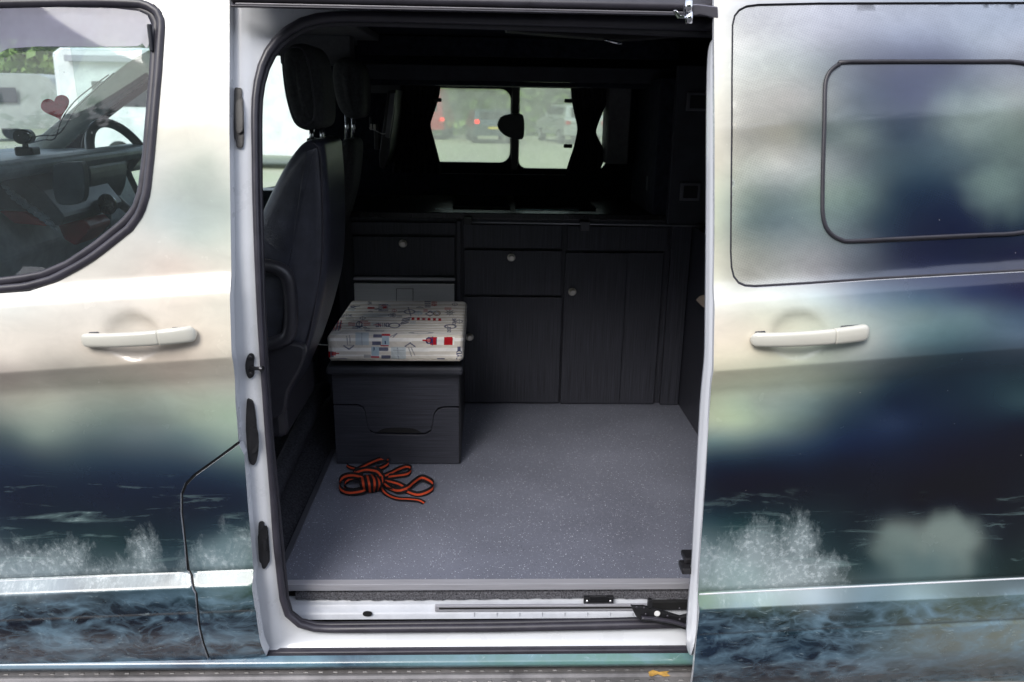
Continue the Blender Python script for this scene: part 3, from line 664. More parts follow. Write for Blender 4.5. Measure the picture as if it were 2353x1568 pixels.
def lbox(name, lo, hi, m, parent, bev=.01):
    bm = bmesh.new(); bmesh.ops.create_cube(bm, size=1); lo, hi = Vector(lo), Vector(hi); c, s_ = (lo+hi)/2, hi-lo
    for v in bm.verts: v.co = Vector((v.co.x*s_.x, v.co.y*s_.y, v.co.z*s_.z))+c
    bmesh.ops.bevel(bm, geom=bm.edges[:]+bm.verts[:], offset=min(bev, min(s_)*.3), segments=2, affect='EDGES')
    me = bpy.data.meshes.new(name); bm.to_mesh(me); bm.free(); return link(name, me, m, parent)
CAR = [(-2.1, .35), (-2.15, .8), (-2.0, 1.0), (-1.75, 1.4), (-1.3, 1.47), (.2, 1.45), (.95, 1.02), (1.9, .88), (2.1, .65), (2.08, .35)]
SUV = [(-2.2, .4), (-2.25, 1.0), (-2.15, 1.1), (-1.95, 1.66), (-1.5, 1.72), (.3, 1.68), (1.0, 1.15), (2.0, 1.02), (2.2, .75), (2.18, .4)]
VAN = [(-2.4, .4), (-2.45, 1.0), (-2.4, 1.9), (-2.2, 2.02), (.6, 2.02), (1.0, 1.9), (1.6, 1.25), (2.3, 1.05), (2.45, .75), (2.42, .4)]
MOT = [(-3.3, .45), (-3.35, 1.2), (-3.3, 2.75), (-3.1, 2.88), (2.5, 2.92), (2.85, 2.75), (2.98, 2.3), (3.1, 1.9), (3.42, 1.15), (3.52, 1.0), (3.55, .8), (3.5, .35)]
DKP = mat('dark_blue_car_paint', (.03, .05, .07), .2, coat=.8, nscale=3); SVP = mat('silver_car_paint', (.45, .48, .5), .25, metal=.4, coat=.8, nscale=3)
RDP = mat('red_van_paint', (.45, .02, .03), .3, coat=.6, nscale=3); WHP = mat('white_vehicle_paint', (.78, .79, .8), .3, coat=.5, nscale=3)
def rear(t, L, Wd, zt, zg, lit, x0):
    for s_ in (-1, 1): lbox('tail_lamp', (x0-.03, s_*(Wd/2-.12)-.1, .85), (x0+.03, s_*(Wd/2-.12)+.1, 1.02), TAIL if lit else TAILO, t)
    lbox('number_plate', (x0-.035, -.26, .62), (x0-.005, .26, .73), PLATE, t)
p = UZ(1122, 331, 0.)
t = vehicle('parked_car', (p.x, p.y+2.1, 0), math.pi/2+.12, 4.2, 1.75, CAR, (-1.3, 1.3), DKP, 'dark car with glowing red tail lamps seen through the misted window of the camper van')
rear(t, 4.2, 1.75, 1.3, 1., True, -2.15); lbox('rear_window', (-2.0, -.6, 1.05), (-1.85, .6, 1.36), CARGL, t)
for s_ in (-1, 1): lbox('side_window', (-1.4, s_*.80-.02, 1.05), (.5, s_*.80+.02, 1.36), CARGL, t)
p = UZ(1290, 332, 0.)
t = vehicle('parked_car', (p.x+.5, p.y+2.2, 0), math.pi/2+.25, 4.4, 1.9, SUV, (-1.35, 1.35), SVP, 'silver estate car parked beyond the misted window, beside the dark curtain')
rear(t, 4.4, 1.9, 1.5, 1.1, False, -2.25); lbox('rear_window', (-2.14, -.65, 1.15), (-1.98, .65, 1.58), CARGL, t)
for s_ in (-1, 1): lbox('side_window', (-1.6, s_*.86-.02, 1.15), (.5, s_*.86+.02, 1.58), CARGL, t)
p = UZ(1030, 322, 0.)
t = vehicle('parked_van', (p.x-.98, p.y+2.4, 0), math.pi/2-.05, 4.9, 1.9, [(a, b*1.16) for a, b in VAN], (-1.5, 1.6), RDP, 'red van parked beyond the misted window, beside the gathered curtain')
rear(t, 4.9, 1.9, 1.9, 1.1, True, -2.45); lbox('rear_window', (-2.46, -.6, 1.3), (-2.40, .6, 1.75), CARGL, t)
p = UZ(700, 392, 0.)
t = vehicle('motorhome', (p.x-2.75, p.y+1.2, 0), -.04, 7., 2.2, MOT, (-1.9, 2.95), WHP, 'white motorhome parked behind, seen through the far cab window', belt=9)
lbox('headlamp', (3.0, -1.13, .85), (3.42, -.82, 1.08), HEADL, t); lbox('side_window', (.75, -1.12, 1.35), (1.7, -1.06, 1.9), CARGL, t)
lbox('side_window', (-2.4, -1.12, 1.5), (-.9, -1.06, 2.1), CARGL, t); lbox('bumper', (3.2, -1.1, .38), (3.56, 1.1, .62), DARKTRIM, t)
lbox('awning_case', (-2.9, -1.3, 2.55), (1.1, -1.1, 2.7), ALU, t); lbox('habitation_door', (.1, -1.125, .6), (.75, -1.1, 2.3), WHITE, t)
p = UZ(60, 330, 0.)
t = vehicle('parked_van', (p.x-.5, p.y+2, 0), .05, 4.9, 1.9, [(a, b*1.25) for a, b in VAN], (-1.5, 1.6), mat('grey_green_van_paint', (.26, .28, .25), .4, coat=.3, nscale=3), 'pale grey van standing beyond the windscreen, left of the heart sticker')
lbox('side_window', (-1.8, -.97, 1.45), (-.2, -.93, 2.0), CARGL, t)

# ================================================================== CAMPER VAN
van = empty('camper_van', (0, 1.55, 0), 'camper van covered in a printed stormy seascape, its side door slid open', 'camper van')
def P2(pts, fn): return [((q := US(a, b, fn)).x, q.z) for a, b in pts]

def smooth_edge(pts, it=10):
    P = np.array(resample(pts, .02, False))
    for _ in range(it): P[1:-1] = .25*P[:-2]+.5*P[1:-1]+.25*P[2:]
    return [tuple(p) for p in P]
# ---- front door
fw_out = [(0, 0), (225, -2), (330, 1), (356, 11), (372, 28), (377, 52), (370, 156), (352, 356), (343, 446), (330, 494), (307, 530), (222, 597), (134, 648), (67, 670), (0, 675)]
fw_in = [(0, 22), (134, 19), (267, 22), (312, 27), (343, 37), (354, 55), (352, 92), (347, 178), (332, 356), (321, 437), (307, 477), (285, 503), (214, 561), (147, 606), (89, 628), (0, 646)]
door_hole = P2([(-150, 5), *[(a, b) for a, b in fw_out[1:]], (-150, 688), (-420, 690), (-520, 640), (-430, 100)], baseF)
edge = [(527, -60), (527, 3), (527, 300), (531, 600), (535, 830), (541, 925), (548, 1014), (500, 1050), (447, 1088), (425, 1110), (415, 1135), (415, 1180), (424, 1260), (430, 1312), (437, 1322), (448, 1365), (453, 1412), (456, 1445), (468, 1490), (478, 1518)]
fo = [(p.x, p.z) for p in [US(a, b, baseF) for a, b in edge]]
fo = [(-1.62, 2.02), (fo[0][0], 2.02)]+[(x+.0, z) for x, z in fo]+[(-1.62, fo[-1][1]-.035)]
front_door = skin('front_door', fo, [door_hole], skinF, WRAP, van, rows=ROWC, zmap=uncanon(zcF, zlF), paint=paintF, back=WHITE, rim=.028)
lp = [(p.x, p.z) for p in [US(a, b, baseF) for a, b in [(549, 1022), (500, 1058), (449, 1095), (430, 1115), (421, 1137), (421, 1180), (430, 1258), (436, 1308), (444, 1322), (454, 1364), (459, 1410), (462, 1444), (474, 1488), (485, 1518),
     (607, 1508)]]]
lz = np.linspace(lp[-1][1], UY(550, 1045, 1.575).z, 14); lp = lp[:-1]+[(float(np.interp(z, [.50, .56, .62, .70, .90, 1.1], [-.505, -.512, -.514, -.519, -.5205, -.5185])), float(z)) for z in lz]
lower = skin('lower_body_panel', lp, [], baseF, WRAP, van, rows=ROWC, zmap=uncanon(zcF, zlF), paint=paintF, back=WHITE, rim=.03)
sweep('shut_line', [US(a, b, lambda x, z: baseF(x, z)+.009) for a, b in catmull([(549, 1018), (498, 1055), (446, 1092), (426, 1113), (417, 1137), (417, 1180), (426, 1258), (433, 1312), (441, 1325), (451, 1365), (456, 1412), (459, 1445), (471, 1488), (482, 1518)], 5)], .006, .004, GAP, van, seg=8)

def ledge_line(name, px0, y0, px1, y1, fn, r_, parent):
    sweep(name, [US(px0+(px1-px0)*t/24, y0+(y1-y0)*t/24, lambda x, z: fn(x, z)+.0008) for t in range(25)], r_, r_, WHITE, parent, seg=6)
ledge_line('trim_edge', -60, 1338.5, 428, 1317, baseF, .0012, front_door); ledge_line('trim_edge', 446, 1318.5, 579, 1313, baseF, .0012, lower)
def flush(off): return lambda x, z: baseF(x, z)+off
dv = lambda x, z: baseF(x, z)
ring_o = [US(a, b, dv) for a, b in catmull([(-150, 5), *fw_out[1:], (-150, 688), (-420, 690), (-520, 640), (-430, 100)], 4, True)]
def ringpath(k, yoff):
    o = [(-150, 5), *fw_out[1:], (-150, 688)]; i_ = [(-150, 25), *fw_in[1:-1], (-150, 660)]
    o = resample(o, 12, False); i_ = resample(i_, 12, False); n = 90
    def at(l, t): q = t*(len(l)-1); a = int(q); a = min(a, len(l)-2); return l[a]+(l[a+1]-l[a])*(q-a)
    return [US(*(at(o, t/n)*(1-k)+at(i_, t/n)*k), lambda x, z: baseF(x, z)+yoff) for t in range(n+1)]
sweep('window_seal', ringpath(.30, -.001), .0085, .006, RUBBER2, front_door, seg=12, label='dark rubber seal round the front door window')
sweep('window_seal_lip', ringpath(.80, .006), .0085, .005, RUBBER2, front_door, seg=12)
def off(v): return lambda x, z: baseF(x, z)+v
gl_ = [(-1.55, 1.97), *[(q.x, q.z) for q in [US(a, b, off(.014)) for a, b in [(0, 8), (225, 6), (330, 12), (360, 30), (364, 56), (340, 356), (332, 440), (318, 490), (297, 515), (217, 580), (140, 628), (0, 660)]]], (-1.55, 1.37)]
skin('window_glass', gl_, [], off(.014), PANE, front_door, step=.05, rim=0)
dfl = [US(a, b, off(.004)) for a, b in [(-300, 22), (0, 20), (134, 17), (267, 20), (320, 26), (340, 36), (348, 55), (346, 100), (338, 112), (328, 100), (318, 106), (240, 108), (90, 107), (20, 112), (0, 122), (-300, 150)]]
skin('wind_deflector', [(q.x, q.z) for q in dfl], [], off(.001), SMOKE, front_door, step=.03, rim=.002, label='smoked wind deflector along the top of the front window')
pbox('deflector_clip', (336, 55, 351, 118), 1.70, 1.712, DARKTRIM, front_door)

def handle(parent, px0, px1, yl, yr, fn, cap0, wear=None):
    n = 60; path = []; ra = []; rb = []
    for i in range(n+1):
        t = i/n; p = US(px0+(px1-px0)*t, yl+(yr-yl)*t, fn); lift = .006+.022*math.sin(math.pi*min(1, max(0, t)))**.55
        path.append(Vector((p.x, p.y-lift, p.z))); u_ = min(1, min(t, 1-t)/.05); e = math.sqrt(max(0, 1-(1-u_)**2))
        ra.append(max(.0025, .0155*e*(.88+.16*t))); rb.append(max(.0025, .0085*e))
    k = int(n*cap0)
    b = sweep('handle_bar', path[:k+1], ra[:k+1], rb[:k+1], CREAM, parent, seg=16, sq=.6)
    sweep('handle_lock_cap', path[k:], [x+.0006 for x in ra[k:]], [x+.0006 for x in rb[k:]], CREAM, parent, seg=16, sq=.6)
    for t, dx in ((0.04, .0), (.90, .0)):
        pass
    # mounting feet behind both ends
    for a, c in ((.03, .15), (.75, .98)):
        pts = []
        for i in range(7):
            t = a+(c-a)*i/6; p = US(px0+(px1-px0)*t, yl+(yr-yl)*t, fn); pts.append(Vector((p.x, p.y-.001, p.z)))
        sweep('handle_gasket', pts, [.004]+[.0128]*5+[.005], .0022, RUBBER, parent, seg=14, sq=.6)
handle(front_door, 195, 454, 778, 763, baseF, .70)

# ---- sliding door
so_px = [(1640, -60), (1640, 3), (1641, 85), (1642, 300), (1642, 600), (1641, 700), (1640, 830), (1637, 855), (1628, 1000), (1617, 1170), (1606, 1310), (1604, 1365), (1605, 1440), (1600, 1470), (1592, 1500), (1588, 1568), (1586, 1600)]
so = [(p.x, p.z) for p in [US(a, b, baseS) for a, b in so_px]]
so = smooth_edge(so, 14); so = [(1.62, 2.02), (so[0][0], 2.02)]+so[1:]+[(1.62, so[-1][1])]
swo = [(1760+a/2.063, b/2.063) for a, b in [(1651, 10), (600, 13), (280, 20), (220, 28), (180, 48), (155, 80), (143, 130), (140, 400), (138, 800), (135, 1150), (134, 1300), (138, 1380), (150, 1430), (178, 1466), (215, 1482), (270, 1486), (550, 1470), (900, 1446), (1651, 1404)]]
swo = [(a*.919, b*.919) for a, b in swo]
swo = [(2900, 12)]+swo+[(2900, 610)]
win_hole = P2(swo, baseS)
sliding = skin('sliding_door', so[::-1], [win_hole], skinS, WRAP, van, rows=ROWC, zmap=uncanon(zcS, zlS), paint=paintS, back=WHITE, rim=.012)
def offS(v): return lambda x, z: baseS(x, z)+v
# perforated glass
def inset_xz(poly, d):
    P = np.array(poly); t = np.roll(P, -1, 0)-np.roll(P, 1, 0); t /= np.linalg.norm(t, axis=1)[:, None]; nn = np.stack([t[:, 1], -t[:, 0]], 1)
    c = P.mean(0)
    if ((P-c)*nn).sum() < 0: nn = -nn
    return P-nn*d
wg = inset_xz(win_hole, .0045)
win = skin('door_window', wg, [], offS(.0035), WRAPW, sliding, rows=np.arange(1.2, 2.05, .01), paint=paintS, rim=.006, back=RUBBER, label='side window covered with perforated printed film')
sweep('window_gasket', [Vector((a, float(offS(.0065)(a, b)), b)) for a, b in inset_xz(win_hole, .0022)], .0035, .003, RUBBER, sliding, closed=True, seg=8)
swi = [(1760+a/2.063, b/2.063) for a, b in [(1400, 319), (760, 320), (700, 332), (655, 365), (632, 410), (625, 470), (622, 640), (615, 850), (612, 1050), (616, 1120), (632, 1175), (665, 1215), (710, 1238), (760, 1245), (1000, 1233), (1400, 1214)]]
swi = [(a*.919, b*.919) for a, b in swi]
swi = swi+[(2330, 537), (2375, 525), (2400, 495), (2402, 440), (2400, 220), (2385, 165), (2345, 144)]
inner = [US(a, b, offS(.001)) for a, b in catmull(swi, 3, True)]
sweep('opening_pane_seal', inner, .0042, .0030, RUBBER, sliding, closed=True, seg=8)
sweep('opening_pane_highlight', [p+Vector((.0045, 0, -.0045)) for p in inner[40:]][:6], .0006, .0006, RUBBER2, sliding, seg=5)
handle(sliding, 1722, 1989, 777, 759, baseS, .69)
ledge_line('trim_edge', 1606, 1366, 2500, 1322, baseS, .0022, sliding)
# inner shell of the door edge, white, folded
ie = [(1641, 86), (1627, 96), (1622, 130), (1622, 300), (1621, 500), (1620, 640), (1618, 770), (1619, 838), (1609, 870), (1604, 1000), (1596, 1130), (1590, 1250), (1587, 1330), (1580, 1365), (1578, 1420), (1573, 1468), (1578, 1500), (1586, 1506)]
oe = [(1641, 86), (1641, 96), (1642, 130), (1642, 300), (1642, 500), (1641, 640), (1641, 770), (1640, 838), (1636, 870), (1628, 1000), (1619, 1130), (1611, 1250), (1606, 1330), (1604, 1365), (1605, 1420), (1601, 1468), (1592, 1500), (1589, 1506)]
V = []; Fc = []
for (a, b), (c, d) in zip(resample(ie, 20, False), resample(ie, 20, False)): pass
n = 60
def lerp_list(l, t): q = t*(len(l)-1); i = min(int(q), len(l)-2); return np.array(l[i])*(1-(q-i))+np.array(l[i+1])*(q-i)
for i in range(n+1):
    t = i/n; po = US(*lerp_list(oe, t), baseS); po = Vector((po.x-.0006, po.y+.002, po.z))
    pi_px = lerp_list(ie, t)
    # the edge face runs back from the skin into the door: 6 cm deep
    a = UY(pi_px[0], pi_px[1], po.y+.055)
    for k, (f1, dx) in enumerate(((0, 0), (.18, .0015), (.30, -.001), (.62, .0005), (.85, .0), (1., 0))):
        q = po.lerp(a, f1); V.append((q.x+dx, q.y, q.z))
    V.append((a.x+.10, a.y+.004, a.z))
K = 7; VV = np.array([tuple(v) for v in V]).reshape(n+1, K, 3)
for _ in range(10): VV[1:-1] = .25*VV[:-2]+.5*VV[1:-1]+.25*VV[2:]
V = [tuple(v) for v in VV.reshape(-1, 3)]
for i in range(n):
    for k in range(K-1): Fc.append((i*K+k, (i+1)*K+k, (i+1)*K+k+1, i*K+k+1))
add('door_edge', mesh('door_edge', V, Fc, True), mat('sunlit_white_paint', (.80, .82, .86), .3, coat=.4, nscale=9, namt=.03), sliding, label='white painted leading edge of the sliding door')  # brighter copy of the white paint, sunlight put into its colour

# ---- white opening surround with rubber seal
def jy(x, z): return np.interp(z, PROF[:, 0], np.where(PROF[:, 0] < 1.243, np.maximum(PROF[:, 1], 1.553), PROF[:, 1]))
def jambY(x, z):
    lx = np.clip((x+.56)/.10, 0, 1.6)
    prof = np.interp(lx, [0, .25, .40, .62, .80, 1.0, 1.6], [.020, .022, .034, .034, .046, .052, .060])
    side = np.interp(z, [.40, .455, .475, .50, .53, .60], [-.012, -.010, .012, .045, .062, .062])
    p2 = np.where(z < .60, np.minimum(prof, np.maximum(side, .0)), prof)
    return np.interp(z, [.4, .7, 1.24, 1.45, 1.70, 1.95, 2.2], [1.565, 1.573, 1.573, 1.606, 1.664, 1.733, 1.82])+p2
so_c = [(1640, 35), (1500, 33), (1300, 31), (1100, 28), (900, 24), (771, 24), (728, 28), (685, 39), (646, 62), (612, 98), (588, 150), (577, 213), (575, 262), (576, 310), (578, 460), (583, 600), (591, 760), (598, 858), (607, 990), (619, 1140), (625, 1249), (636, 1345), (642, 1385), (650, 1412), (668, 1433), (695, 1448), (727, 1455), (800, 1456), (1140, 1454), (1400, 1449), (1600, 1444)]
si_c = [(1640, 86), (1500, 80), (1300, 72), (1100, 66), (900, 61), (797, 59), (751, 61), (712, 66), (672, 89), (639, 121), (623, 148), (610, 184), (603, 230), (602, 295), (603, 427), (606, 560), (610, 700), (617, 840), (627, 990), (641, 1140), (656, 1292), (662, 1353), (664, 1390), (672, 1411), (694, 1425), (726, 1431), (824, 1430), (1140, 1427), (1400, 1422), (1600, 1416)]
so_d = np.array(resample(so_c, 8, False)); si_d = np.array(resample(si_c, 3, False))
for _ in range(6): so_d[1:-1] = .25*so_d[:-2]+.5*so_d[1:-1]+.25*so_d[2:]
si_m = [si_d[np.argmin(np.hypot(*(si_d-p).T))] for p in so_d]; si_m = np.array(si_m); si_m[0] = si_c[0]; si_m[-1] = si_c[-1]
for _ in range(6): si_m[1:-1] = .25*si_m[:-2]+.5*si_m[1:-1]+.25*si_m[2:]
so_c, si_c = [tuple(p) for p in so_d], [tuple(p) for p in si_m]
hole = [((q := US(a, b, jambY)).x, q.z) for a, b in [(x0*.5+x1*.5, y0*.5+y1*.5) for (x0, y0), (x1, y1) in [(lerp_list(so_c, t/60), lerp_list(si_c, t/60)) for t in range(61)]]]
hole += [(1.1, hole[-1][1]), (1.1, hole[0][1])]
wallout = [(-.562, 2.0), (1.5, 2.0), (1.5, .478), (-.53, .478), (-.535, .5), (-.562, .62)]
skin('door_surround', wallout, [hole], jambY, WHITE, van, step=.011, rim=.0, label='white painted surround of the sliding door opening')
def seal_at(k, yo):
    return [US(*(np.array(lerp_list(so_c, t/90))*(1-k)+np.array(lerp_list(si_c, t/90))*k), lambda x, z: jambY(x, z)+yo) for t in range(91)]
wd = []
for t in range(91):
    a = US(*lerp_list(so_c, t/90), jambY); b = US(*lerp_list(si_c, t/90), jambY); wd.append((a-b).length)
wd = [max(.010, x) for x in wd]
wd = [sum(wd[max(0, i-3):i+4])/len(wd[max(0, i-3):i+4]) for i in range(91)]
sweep('door_seal', seal_at(.40, -.006), [x*.34 for x in wd], .010, RUBBER2, van, seg=16, label='thick black rubber seal running round the door opening')
sweep('door_seal_lip', seal_at(.80, .004), [x*.24 for x in wd], .007, RUBBER, van, seg=12)

# fittings on the pillar between the doors
def plate(name, pts, fn, th, m, parent, **kw):
    q = [US(a, b, fn) for a, b in catmull(pts, 3, True)]; ym = np.mean([p.y for p in q]); 
    bm = bmesh.new(); vs = [bm.verts.new((p.x, p.y-.001, p.z)) for p in q]; f = bm.faces.new(vs)
    r = bmesh.ops.extrude_face_region(bm, geom=[f]); bmesh.ops.translate(bm, vec=(0, -th, 0), verts=[g for g in r['geom'] if isinstance(g, bmesh.types.BMVert)])
    bmesh.ops.recalc_face_normals(bm, faces=bm.faces)
    bmesh.ops.bevel(bm, geom=[e for e in bm.edges if e.calc_face_angle(0) > .6], offset=min(.0012, th*.3), segments=2, affect='EDGES')
    me = bpy.data.meshes.new(name); bm.to_mesh(me); bm.free(); return add(name, me, m, parent, **kw)
a = plate('contact_block', [(541, 204), (549, 202), (557, 205), (557, 225), (560, 232), (562, 300), (560, 336), (552, 340), (545, 336), (544, 322), (540, 312), (540, 232)], jambY, .006, PLASTIC, van)
plate('raised_pad', [(543, 236), (558, 236), (559, 300), (543, 300)], lambda x, z: jambY(x, z)-.007, .004, PLASTIC, a)
a = plate('guide_wedge', [(569, 920), (575, 916), (583, 922), (588, 945), (592, 985), (595, 1020), (594, 1040), (589, 1062), (582, 1066), (575, 1058), (571, 1035), (567, 985)], jambY, .007, PLASTIC, van)
plate('raised_pad', [(574, 985), (592, 985), (594, 1030), (576, 1040)], lambda x, z: jambY(x, z)-.008, .003, PLASTIC, a)
a = plate('contact_block', [(596, 1200), (603, 1196), (608, 1200), (609, 1208), (616, 1212), (621, 1280), (618, 1292), (612, 1302), (605, 1304), (601, 1290), (597, 1285), (594, 1235), (595, 1225)], jambY, .006, PLASTIC, van)
plate('contact_pin', [(606, 1240), (613, 1240), (614, 1262), (607, 1262)], lambda x, z: jambY(x, z)-.007, .004, PLASTIC, a)
a = plate('striker_plate', [(568, 822), (574, 812), (582, 812), (586, 822), (584, 838), (586, 855), (582, 865), (573, 868), (567, 856), (565, 838)], jambY, .005, PLASTIC, van)
q = US(574, 846, jambY); q2 = UY(601, 848, q.y-.028)
sweep('striker_pin', [q, q2, q2+(q2-q)*.02], [.004, .004, .007], [.004, .004, .007], mat('steel_pin', (.12, .12, .13), .3, metal=.8, nscale=20), a, up=(0, 0, 1))
for px, py in ((576, 820), (577, 858)): q = US(px, py, jambY); cyl('screw', (q.x, q.y-.006, q.z), .0045, .004, CHROME if 0 else PLASTIC, a, seg=12)
plate('dark_gap_sliver', [(533, 690), (536, 700), (536, 800), (537, 830), (533, 826), (531, 760)], lambda x, z: jambY(x, z)-.004, .003, RUBBER, van)  # dark sliver standing in for the gap at the door edge

# top track above the opening
def strip(name, rows_, x0, x1, m, parent, smooth=True, **kw):
    """band along the van: list of (px_y at x=1140, Y) rows turned into z, swept in x"""
    zs = [(UY(1140, y, Y).z, Y) for y, Y in rows_]; nx = 40; V = []; Fc = []
    for i in range(nx+1):
        x = x0+(x1-x0)*i/nx
        for z, Y in zs: V.append((x, Y, z))
    k = len(zs)
    for i in range(nx):
        for j in range(k-1): Fc.append((i*k+j, (i+1)*k+j, (i+1)*k+j+1, i*k+j+1))
    me = mesh(name, V, Fc, smooth); bm = bmesh.new(); bm.from_mesh(me); bmesh.ops.recalc_face_normals(bm, faces=bm.faces); bm.to_mesh(me); bm.free()
    return add(name, me, m, parent, **kw)
TOPL = UY(531, 10, 1.69).x
strip('top_track', [(30, 1.73), (29, 1.69), (27, 1.683), (24, 1.683), (22, 1.69), (19, 1.70), (17, 1.70), (15, 1.69), (11, 1.687), (3, 1.684), (-4, 1.69), (-20, 1.70), (-60, 1.71), (-60, 1.8)], TOPL, 1.5, RUBBER2, van, label='dark guide track above the door opening')
tz = UY(1140, 21, 1.687).z
box('track_highlight_lip', (TOPL+.01, 1.684, tz-.0016), (.47, 1.690, tz+.0016), mat('pale_track_edge', (.16, .155, .17), .35, metal=.3, nscale=9), van, .0008)  # thin paler strip drawn along the track lip
# upper arm of the sliding door
q = [UY(a, b, 1.645) for a, b in [(1572, 12), (1600, 10), (1648, 16), (1650, 46), (1625, 38), (1606, 34), (1590, 38), (1572, 36)]]
arm = prism('upper_arm', [(p.x, p.z) for p in q], 1.64, 1.655, mat('zinc_plate', (.16, .155, .18), .35, metal=.7, nscale=14), van, .002)
for (px, py, r) in ((1582, 15, .008), (1584, 41, .007)):
    c = UY(px, py, 1.635); cyl('roller', tuple(c), r, .022, CHROME, arm, axis='z', seg=16)
q = [UY(a, b, 1.65) for a, b in [(1545, 26), (1552, 24), (1562, 36), (1580, 38), (1580, 44), (1558, 43)]]
prism('catch', [(p.x, p.z) for p in q], 1.642, 1.65, CHROME, arm, .001)

# ---- step well, sill and running board (z from px rows at x=1140)
FL = .60
fy0 = UZ(1140, 1343, FL).y
strip('sill_panel', [(1422, 1.690), (1412, 1.694), (1408, 1.696), (1404, 1.700), (1392, 1.712), (1386, 1.716), (1384, 1.716), (1376, 1.722), (1368, 1.73)], -.50, 1.3, WHITE2, van, label='dusty white door sill under the floor edge')
hz = UY(845, 1408, 1.695); 
prism('drain_hole', [(hz.x+.0115*math.copysign(abs(math.cos(a))**.75, math.cos(a)), hz.z+.0068*math.sin(a)) for a in [2*math.pi*i/24 for i in range(24)]], hz.y-.0062, hz.y-.003, GAP, van, 0)
strip('sill_lip', [(1470, 1.640), (1463, 1.655), (1456, 1.668)], -.49, 1.3, WHITE, van)
strip('sill_rubber', [(1513, 1.600), (1509, 1.594), (1503, 1.590), (1497, 1.592), (1491, 1.600), (1486, 1.607), (1484, 1.615)], -.545, 1.3, RUBBER2, van, label='dark rubber strip under the white sill')
def paintSill(co):
    q = proj(co); n_ = len(q); out = np.zeros((n_, 4)); mk = np.zeros((n_, 4)); mk[:, 3] = 1
    xs = np.array([-400, 0, 250, 420, 600, 700, 800, 950, 1150, 1400, 1700, 2353]); cs = lin([(90, 100, 112), (108, 128, 142), (98, 118, 134), (60, 72, 90), (72, 98, 116), (70, 104, 116), (46, 70, 86), (80, 110, 116), (86, 118, 118), (84, 120, 112), (86, 116, 112), (86, 116, 112)])
    for k in range(3): out[:, k] = np.interp(q[:, 0], xs, cs[:, k])
    mk[:, 1] = .8; out[:, 3] = 0
    return out, mk
def sillY(x, z): return np.interp(z, [.430, .445, .452, .462, .470, .485, .50], [1.585, 1.566, 1.562, 1.560, 1.563, 1.575, 1.59])
s0 = UY(1140, 1539, 1.562).z; s1 = UY(1140, 1508, 1.566).z
skin('painted_sill', [(-1.62, s0), (1.5, s0), (1.5, s1), (-1.62, s1)], [], lambda x, z: np.interp((z-s0)/(s1-s0), [0, .15, .5, .62, .75, 1], [1.572, 1.562, 1.556, 1.552, 1.556, 1.572]), WRAP, van, step=.007, paint=paintSill, rim=.01, back=RUBBER)
# running board: tread plate with raised dimples
sz = UY(1140, 1546, 1.55).z-.008
sb0 = [(1.66, sz-.004), (1.56, sz), (1.553, sz+.0035), (1.548, sz+.0035), (1.541, sz), (1.40, sz-.003), (1.382, sz-.008), (1.375, sz-.03)]
V = []; Fc = []; nx = 60
for i in range(nx+1):
    x = -1.7+3.3*i/nx
    for Y, z in sb0: V.append((x, Y, z))
for i in range(nx):
    for j in range(len(sb0)-1): Fc.append((i*len(sb0)+j, (i+1)*len(sb0)+j, (i+1)*len(sb0)+j+1, i*len(sb0)+j+1))
step_ = add('running_board', mesh('running_board', V, Fc), ALUD, van, label='worn aluminium running board with a raised tread')
V = []; Fc = []
for r_, Y in enumerate((1.567, 1.530, 1.508, 1.486, 1.464, 1.442, 1.420)):
    for i in range(95):
        x = -1.66+.0345*i+(.017 if r_ % 2 else 0); k = len(V); h = .0022; L_ = .0065; Wd = .0035
        zz = sz-.001 if Y > 1.55 else sz
        V += [(x-L_, Y-Wd, zz), (x+L_, Y-Wd, zz), (x+L_, Y+Wd, zz), (x-L_, Y+Wd, zz), (x-L_*.6, Y-Wd*.5, zz+h), (x+L_*.6, Y-Wd*.5, zz+h), (x+L_*.6, Y+Wd*.5, zz+h), (x-L_*.6, Y+Wd*.5, zz+h)]
        Fc += [(k+4, k+5, k+6, k+7), (k, k+1, k+5, k+4), (k+1, k+2, k+6, k+5), (k+2, k+3, k+7, k+6), (k+3, k, k+4, k+7)]
add('tread_dimples', mesh('tread_dimples', V, Fc), mat('polished_dimples', (.15, .145, .145), .45, metal=.2, nscale=4, namt=.9), van, kind='stuff')
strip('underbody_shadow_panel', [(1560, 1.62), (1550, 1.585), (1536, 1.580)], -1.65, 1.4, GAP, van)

# floor slide track, keeper and roller arm
z1 = UY(1140, 1395, 1.700)
tx0 = US(1000, 1398, lambda x, z: 1.70+0*x).x
box('slide_track', (tx0, 1.694, UY(1140, 1402, 1.70).z), (.62, 1.702, UY(1140, 1389, 1.70).z), ALU, van, .001)
box('slide_track_slot', (tx0+.01, 1.6925, UY(1140, 1396, 1.70).z), (.62, 1.6945, UY(1140, 1392.5, 1.70).z), GAP, van, .0003)
for i in range(8):
    c = UY(1090+52*i, 1412, 1.694); box('sill_rib', (c.x-.001, 1.6915, c.z-.0055), (c.x+.001, 1.6950, c.z+.0055), WHITE2, van, .0005)
k_ = pbox('keeper_bracket', (1342, 1374, 1410, 1390), 1.700, 1.712, PLASTIC, van, .002)
pbox('keeper_bar', (1356, 1371, 1396, 1382), 1.694, 1.700, PLASTIC, k_, .002)
for px in (1349, 1403): c = UY(px, 1382, 1.699); cyl('screw', tuple(c), .0032, .003, CHROME, k_, seg=12)
q = [UY(a, b, 1.612) for a, b in [(1448, 1387), (1452, 1391), (1478, 1391), (1496, 1395), (1530, 1405), (1562, 1415), (1582, 1410), (1600, 1396), (1600, 1452), (1578, 1446), (1540, 1436), (1500, 1428), (1476, 1427), (1463, 1418), (1455, 1404)]]
